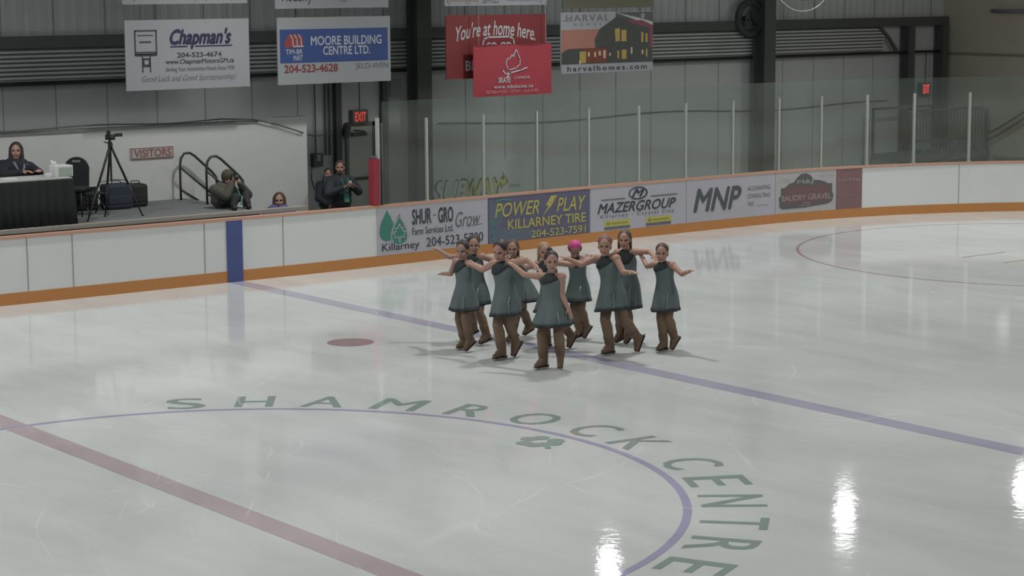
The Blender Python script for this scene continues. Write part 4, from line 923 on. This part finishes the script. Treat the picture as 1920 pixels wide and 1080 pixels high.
SK = {
    'A': dict(aa=(7.005, 5.467, 0.114), ab=(6.914, 5.219, 0.179), pa=0, pb=30, P=(6.964, 5.387, 0.818), N=(6.926, 5.378, 1.249), H=(6.904, 5.358, 1.384), sa=(6.933, 5.512, 1.212), sb=(6.942, 5.278, 1.213), ka=(6.911, 5.408, 0.406), ha=(6.914, 5.853, 1.015), ea=(6.921, 5.685, 1.129), kb=(6.917, 5.244, 0.412), hb=(7.146, 4.945, 1.259), eb=(7.044, 5.112, 1.222), hem=(0.226, 0.175), h=1.46, yaw=-22),
    'B': dict(aa=(7.638, 6.113, 0.159), ab=(7.417, 5.514, 0.153), pa=15, pb=12, P=(7.436, 5.768, 0.805), N=(7.386, 5.769, 1.252), H=(7.375, 5.74, 1.383), sa=(7.374, 5.917, 1.208), sb=(7.433, 5.645, 1.23), ka=(7.462, 5.923, 0.361), ha=(7.05, 6.178, 1.315), ea=(7.206, 6.052, 1.276), kb=(7.393, 5.591, 0.364), hb=(7.824, 5.597, 1.21), eb=(7.628, 5.622, 1.194), hem=(0.223, 0.194), h=1.47, yaw=5),
    'C': dict(aa=(6.906, 4.486, 0.125), ab=(7.137, 4.493, 0.207), pa=0, pb=50, P=(6.986, 4.489, 0.867), N=(6.919, 4.503, 1.317), H=(6.885, 4.491, 1.456), sa=(6.906, 4.651, 1.274), sb=(6.995, 4.357, 1.311), ka=(6.847, 4.488, 0.384), ha=(6.846, 5.075, 1.228), ea=(6.877, 4.863, 1.226), kb=(7.043, 4.429, 0.371), hb=(7.092, 3.942, 1.274), eb=(7.047, 4.147, 1.349), hem=(0.235, 0.199), h=1.6, yaw=-25),
    'D': dict(aa=(8.327, 5.717, 0.16), ab=(7.804, 5.41, 0.163), pa=18, pb=20, P=(8.155, 5.601, 0.741), N=(8.025, 5.663, 1.156), H=(7.989, 5.652, 1.288), sa=(8.026, 5.8, 1.112), sb=(8.053, 5.553, 1.142), ka=(8.17, 5.637, 0.339), ha=(8.051, 6.184, 1.101), ea=(8.021, 6.006, 1.076), kb=(7.915, 5.479, 0.339), hb=(8.118, 5.176, 1.145), eb=(8.092, 5.359, 1.151), hem=(0.203, 0.203), h=1.43, yaw=-5),
    'E': dict(aa=(7.953, 4.831, 0.117), ab=(8.136, 4.542, 0.195), pa=0, pb=50, P=(7.97, 4.766, 0.756), N=(7.895, 4.786, 1.211), H=(7.865, 4.771, 1.34), sa=(7.887, 4.93, 1.168), sb=(7.949, 4.656, 1.205), ka=(7.904, 4.767, 0.376), ha=(7.867, 5.336, 1.157), ea=(7.866, 5.142, 1.162), kb=(8.076, 4.561, 0.385), hb=(8.364, 4.3, 1.265), eb=(8.171, 4.467, 1.249), hem=(0.213, 0.198), h=1.5, yaw=10),
    'F': dict(aa=(6.92, 3.608, 0.123), ab=(7.057, 3.423, 0.204), pa=0, pb=45, P=(7.012, 3.508, 0.851), N=(6.967, 3.505, 1.261), H=(6.954, 3.477, 1.418), sa=(6.92, 3.68, 1.212), sb=(7.038, 3.363, 1.228), ka=(6.876, 3.551, 0.39), ha=(6.78, 4.065, 1.331), ea=(6.839, 3.88, 1.261), kb=(7.0, 3.417, 0.394), hb=(7.086, 3.238, 0.688), eb=(7.065, 3.298, 0.948), hem=(0.235, 0.249), h=1.58, yaw=8),
    'G': dict(aa=(8.707, 5.043, 0.144), ab=(8.798, 5.011, 0.185), pa=10, pb=45, P=(8.703, 5.059, 0.789), N=(8.654, 5.059, 1.171), H=(8.624, 5.044, 1.28), sa=(8.652, 5.199, 1.134), sb=(8.699, 4.936, 1.165), ka=(8.649, 5.018, 0.351), ha=(8.588, 5.576, 1.148), ea=(8.627, 5.382, 1.141), kb=(8.766, 4.948, 0.333), hb=(8.849, 4.594, 1.239), eb=(8.76, 4.776, 1.198), hem=(0.202, 0.157), h=1.42, yaw=5),
    'H': dict(aa=(8.258, 3.846, 0.127), ab=(8.654, 3.743, 0.207), pa=0, pb=60, P=(8.316, 3.871, 0.898), N=(8.228, 3.901, 1.338), H=(8.197, 3.887, 1.479), sa=(8.224, 4.042, 1.302), sb=(8.274, 3.778, 1.318), ka=(8.208, 3.843, 0.395), ha=(7.888, 4.325, 1.302), ea=(8.071, 4.173, 1.302), kb=(8.46, 3.751, 0.395), hb=(8.25, 3.367, 1.176), eb=(8.265, 3.57, 1.246), hem=(0.259, 0.209), h=1.62, yaw=-8),
    'I': dict(aa=(8.937, 4.421, 0.155), ab=(8.97, 4.278, 0.192), pa=10, pb=35, P=(8.997, 4.334, 0.864), N=(8.942, 4.339, 1.323), H=(8.916, 4.32, 1.468), sa=(8.943, 4.476, 1.28), sb=(8.996, 4.209, 1.309), ka=(8.852, 4.39, 0.363), ha=(8.764, 4.84, 1.214), ea=(8.854, 4.658, 1.247), kb=(8.904, 4.292, 0.37), hb=(9.018, 3.802, 1.267), eb=(9.016, 3.998, 1.343), hem=(0.318, 0.185), h=1.53, yaw=-12),
    'J': dict(aa=(9.007, 3.596, 0.114), ab=(9.136, 3.534, 0.189), pa=0, pb=45, P=(9.034, 3.588, 0.848), N=(8.978, 3.593, 1.233), H=(8.947, 3.579, 1.353), sa=(8.983, 3.728, 1.182), sb=(9.018, 3.474, 1.198), ka=(8.929, 3.586, 0.345), ha=(9.045, 4.109, 1.248), ea=(9.008, 3.923, 1.204), kb=(9.037, 3.522, 0.393), hb=(9.015, 3.086, 1.159), eb=(9.034, 3.267, 1.16), hem=(0.254, 0.174), h=1.46, yaw=-12),
}
LAB = {
 'A': ('skater in teal dress leftmost of the front group, bare arm stretched down to the left', 'dark', 'bun', M_skin),
 'B': ('skater just behind the leftmost one, darker face against the white drops advert', 'dark', 'bun', M_skin),
 'C': ('skater with dark hair and black sash collar, third from left, stepping on her left-hand boot', 'dark', 'bun', M_skin2),
 'D': ('brown-haired skater half hidden behind the third from the left, trailing leg showing', 'brown', 'side', M_skin),
 'E': ('blond skater mostly hidden behind the foremost one, only head and lower legs showing', 'blond', 'side', M_skin2),
 'F': ('foremost skater nearest the camera, dark hair, one bare arm hanging beside her dress', 'dark', 'topbun', M_skin2),
 'G': ('skater with bright pink hair looking down, in the back line', 'pink', 'plain', M_skin),
 'H': ('tall skater with auburn hair and headband, arm reaching down to the right', 'red', 'plain', M_skin2),
 'I': ('tallest head of the group, skater behind the auburn-haired one', 'brown', 'side', M_skin2),
 'J': ('skater at the far right of the group, free arm stretched to the right', 'brown', 'tail', M_skin2)}
for key_ in SK: skater(key_, SK[key_], *LAB[key_])

# ------------------------------------------------------------------ people behind the boards
def onlooker(base, label, facing, H, N, P, arms, legs, jacket, hair, hairstyle, trousers, k=1.0, pitch=0, curl=.8, extra=None, shw=.19):
    e = empty('person', base, label, 'person'); f = yawvec(facing); Rt = frame(f, (N - P).normalized()); lat = Rt @ Vector((1, 0, 0)); up = (N - P).normalized()
    Rh = frame((f + Vector((0, 0, pitch))).normalized()); m = MB(); head_shapes(m, H, Rh, k)
    m.cap(N - up * .05, H - Vector((0, 0, .06 * k)), .056 * k, .052 * k, 14)
    m.ell(P.lerp(N, .7), (.15 * k, .10 * k, .16 * k), Rt); m.ell(P.lerp(N, .25), (.13 * k, .10 * k, .16 * k), Rt); m.ell(P, (.14 * k, .11 * k, .11 * k), Rt)
    sh = N - up * .06 * k
    for s, (El, Hd, pal) in zip((1, -1), arms):
        S0 = sh + lat * s * shw * k * .9; m.cap(sh, S0, .05 * k, .05 * k, 10); m.cap(S0, El, .042 * k, .036 * k, 12); m.cap(El, Hd, .036 * k, .026 * k, 12); hand_shapes(m, Hd, Hd - El, pal, k, curl)
    for hip, kn, an in legs:
        m.cap(hip, kn, .075 * k, .05 * k, 12); m.cap(kn, an, .05 * k, .035 * k, 12)
    body = remesh(m, 'body', [M_skin2, M_eye, M_lip, M_brow], e, .0068, 2, face_paint(H, Rh, k))
    m = MB(); m.ell(P.lerp(N, .72), (.215 * k, .15 * k, .18 * k), Rt); m.ell(P.lerp(N, .3), (.20 * k, .155 * k, .20 * k), Rt); m.ell(P + up * .0, (.20 * k, .16 * k, .12 * k), Rt); m.cap(sh + up * .0, N + up * .025, .085 * k, .068 * k, 12)
    for s, (El, Hd, pal) in zip((1, -1), arms):
        S0 = sh + lat * s * shw * k * .9; w = El + (Hd - El) * .88; m.cap(sh, S0, .095 * k, .09 * k, 12); m.cap(S0, El, .09 * k, .078 * k, 14); m.cap(El, w, .078 * k, .052 * k, 14)
    jk = remesh(m, 'jacket', [jacket], e, .011, 3)
    m = MB()
    for hip, kn, an in legs: m.cap(hip, kn, .095 * k, .07 * k, 12); m.cap(kn, an, .07 * k, .055 * k, 12)
    m.ell(P, (.16 * k, .13 * k, .11 * k), Rt); remesh(m, 'trousers', [trousers], e, .012, 2)
    for hip, kn, an in legs:
        m = MB(); m.cap(an + Vector((0, 0, -.02)), an + f * .14 * k + Vector((0, 0, -.035)), .045 * k, .038 * k, 10); m.cap(an + Vector((0, 0, .03)), an + Vector((0, 0, -.03)), .05, .05, 10)
        m.build('shoe', mat('shoe_dark', '#252323', .5), e, True)
    Pq = lambda x, y, z: H + Rh @ Vector((x * k, y * k, z * k)); m = MB()
    m.ell(Pq(0, -.024, .046), (.085 * k, .092 * k, .083 * k), Rh, 24, 16); m.ell(Pq(0, -.048, 0), (.08 * k, .066 * k, .088 * k), Rh, 20, 14)
    if hairstyle == 'long':
        for s in (-1, 1): m.cap(Pq(s * .070, -.012, .04), Pq(s * .078, .01, -.16), .028 * k, .034 * k, 10)
        m.cap(Pq(0, -.07, 0), Pq(0, -.08, -.20), .075 * k, .06 * k, 12)
    if hairstyle == 'hood': m.ell(Pq(0, -.02, .03), (.105 * k, .108 * k, .115 * k), Rh, 24, 16)
    remesh(m, 'hair' if hairstyle != 'hood' else 'hood', [hair], e, .009, 1)
    if hairstyle == 'beard':
        m = MB(); m.ell(Pq(0, .048, -.080), (.045 * k, .040 * k, .034 * k), Rh); m.ell(Pq(0, .086, -.046), (.026 * k, .010 * k, .006 * k), Rh); m.build('beard', HAIR['brown'], e, True)
    return e
M_jblk = mat('jacket_black', '#20242b', .8, noise=.15, scale=15, bump=.3); M_jol = mat('jacket_olive', '#4b4b43', .85, noise=.15, scale=15, bump=.3)
M_jman = mat('jacket_charcoal', '#30363c', .8, noise=.12, scale=15, bump=.3); M_tr = mat('trousers_dark', '#26282b', .8); M_jpur = mat('jacket_violet', '#575980', .8, noise=.2, scale=14)
M_lan = mat('badge_green', '#4f9080', .5)
# seated judge at the table
x, y = 4.74, 14.86
onlooker((x, y, 1.15), 'seated judge in a black jacket with long dark hair behind the judging table', -118, V(x, y, 2.29), V(x, y, 2.09), V(x + .02, y + .1, 1.70),
         [(V(x - .30, y - .16, 1.90), V(x - .08, y - .42, 1.97), V(0, 0, -1)), (V(x + .34, y - .08, 1.90), V(x + .22, y - .36, 1.97), V(0, 0, -1))][::1],
         [(V(x - .09, y + .05, 1.68), V(x - .16, y - .36, 1.66), V(x - .16, y - .34, 1.26)), (V(x + .09, y + .05, 1.68), V(x + .10, y - .38, 1.66), V(x + .10, y - .36, 1.26))],
         M_jblk, HAIR['dark'], 'long', M_tr, 1.2)
j = [o for o in COL.objects if o.name.startswith('person') and o.type == 'EMPTY'][-1]
MB().tube([(x - .09, y - .10, 2.12), (x - .07, y - .17, 2.02), (x - .01, y - .19, 1.93), (x + .06, y - .17, 2.02), (x + .08, y - .09, 2.12)], .022).build('scarf', mat('scarf_grey', '#6f6c76', .8), j, True)
MB().box((x + .12, y - .14, 2.02), (.035, .01, .12), Matrix.Rotation(.1, 3, 'Y')).build('name_badge', mat('badge_blue', '#8fa3bd', .5), j)
# photographer sitting at the head of the stairs
x, y = 8.34, 14.20
ph_ = onlooker((x, y, 1.15), 'photographer in an olive jacket with camera raised to the face, sitting by the stair rail', -110, V(x, y, 1.66), V(x - .02, y + .03, 1.48), V(x - .06, y + .10, 1.25),
         [(V(x - .16, y - .20, 1.38), V(x - .02, y - .20, 1.62), V(.5, .5, 0)), (V(x + .36, y - .04, 1.36), V(x + .12, y - .17, 1.60), V(-.5, .5, 0))],
         [(V(x - .12, y, 1.27), V(x - .02, y - .30, 1.36), V(x - .10, y - .34, 1.23)), (V(x + .08, y + .04, 1.27), V(x + .26, y - .12, 1.40), V(x + .20, y - .30, 1.23))],
         M_jol, mat('hood_olive', '#474338', .85, noise=.2, scale=20), 'hood', M_tr, 1.12, -.1)
MB().box((x + .17, y - .20, 1.28), (.085, .012, .16), Matrix.Rotation(.18, 3, 'Y')).build('lanyard_badge', mat('badge_mint', '#8fb8a6', .5), ph_)
MB().tube([(x + .08, y - .14, 1.50), (x + .13, y - .19, 1.36)], .012).build('lanyard', M_lan, ph_)
ec = empty('photo_camera', (x + .06, y - .22, 1.66), 'dark photo camera held to the seated photographer\'s face', 'photo camera')
MB().box((x + .045, y - .165, 1.70), (.13, .06, .09), Matrix.Rotation(math.radians(-20), 3, 'Z')).build('body', M_tri, ec, bevel=.008); MB().cyl((x + .04, y - .18, 1.70), (x + .0, y - .29, 1.69), .036, .04, 16).build('lens', M_tri, ec, True)
MB().box((x + .045, y - .165, 1.76), (.05, .05, .03), Matrix.Rotation(math.radians(-20), 3, 'Z')).build('viewfinder_hump', M_tri, ec)
# child looking over the boards
x, y = 9.42, 14.30
onlooker((x, y, -.03), 'child with long brown hair and a violet jacket looking over the boards', -125, V(x, y, 1.195), V(x, y + .02, 1.03), V(x, y + .02, .70),
         [(V(x - .22, y - .02, .84), V(x - .16, y - .16, .66), V(0, 1, 0)), (V(x + .22, y - .02, .84), V(x + .16, y - .16, .66), V(0, 1, 0))],
         [(V(x - .07, y, .70), V(x - .08, y - .02, .38), V(x - .08, y, .045)), (V(x + .07, y, .70), V(x + .08, y - .02, .38), V(x + .08, y, .045))],
         M_jpur, HAIR['brown'], 'long', M_tr, 1.2)
# standing man
x, y = 11.29, 15.2
mn = onlooker((x, y, -.03), 'standing bearded man in a charcoal jacket holding a small white cup', -128, V(x, y, 1.61), V(x, y + .02, 1.43), V(x, y + .02, .98),
         [(V(x - .32, y - .10, 1.16), V(x - .11, y - .28, 1.27), V(.3, .3, .8)), (V(x + .33, y - .10, 1.16), V(x + .08, y - .31, 1.27), V(-.3, .3, .8))],
         [(V(x - .10, y, .96), V(x - .11, y - .01, .5), V(x - .12, y + .01, .05)), (V(x + .10, y, .96), V(x + .11, y - .01, .5), V(x + .12, y + .01, .05))],
         M_jman, HAIR['brown'], 'beard', M_tr, 1.1, .0, .9)
MB().box((x + .0, y - .20, 1.06), (.10, .012, .15), Matrix.Rotation(-.5, 3, 'Z')).build('lanyard_badge', M_lan, mn)
MB().tube([(x + .06, y - .14, 1.42), (x + .04, y - .2, 1.25), (x, y - .205, 1.14), (x - .03, y - .2, 1.25), (x - .06, y - .13, 1.42)], .006).build('lanyard', M_lan, mn)
tag(MB().cyl((x - .01, y - .345, 1.29), (x - .01, y - .345, 1.39), .024, .030, 16).build('white_cup', mat('paper_white', '#c9cccb', .7)), 'small white cup in the standing man\'s hands', 'cup')
# second person half hidden behind him
x, y = 11.50, 15.95
onlooker((x - .02, y, -.03), 'dark-haired person almost hidden behind the standing man', -120, V(x, y, 1.43), V(x, y + .02, 1.27), V(x, y + .02, .85),
         [(V(x - .24, y - .02, .98), V(x - .12, y - .2, .86), V(0, 1, 0)), (V(x + .24, y - .02, .98), V(x + .12, y - .2, .86), V(0, 1, 0))],
         [(V(x - .08, y, .83), V(x - .09, y - .02, .44), V(x - .09, y, .045)), (V(x + .08, y, .83), V(x + .09, y - .02, .44), V(x + .09, y, .045))],
         M_jblk, HAIR['dark'], 'plain', M_tr, .9)
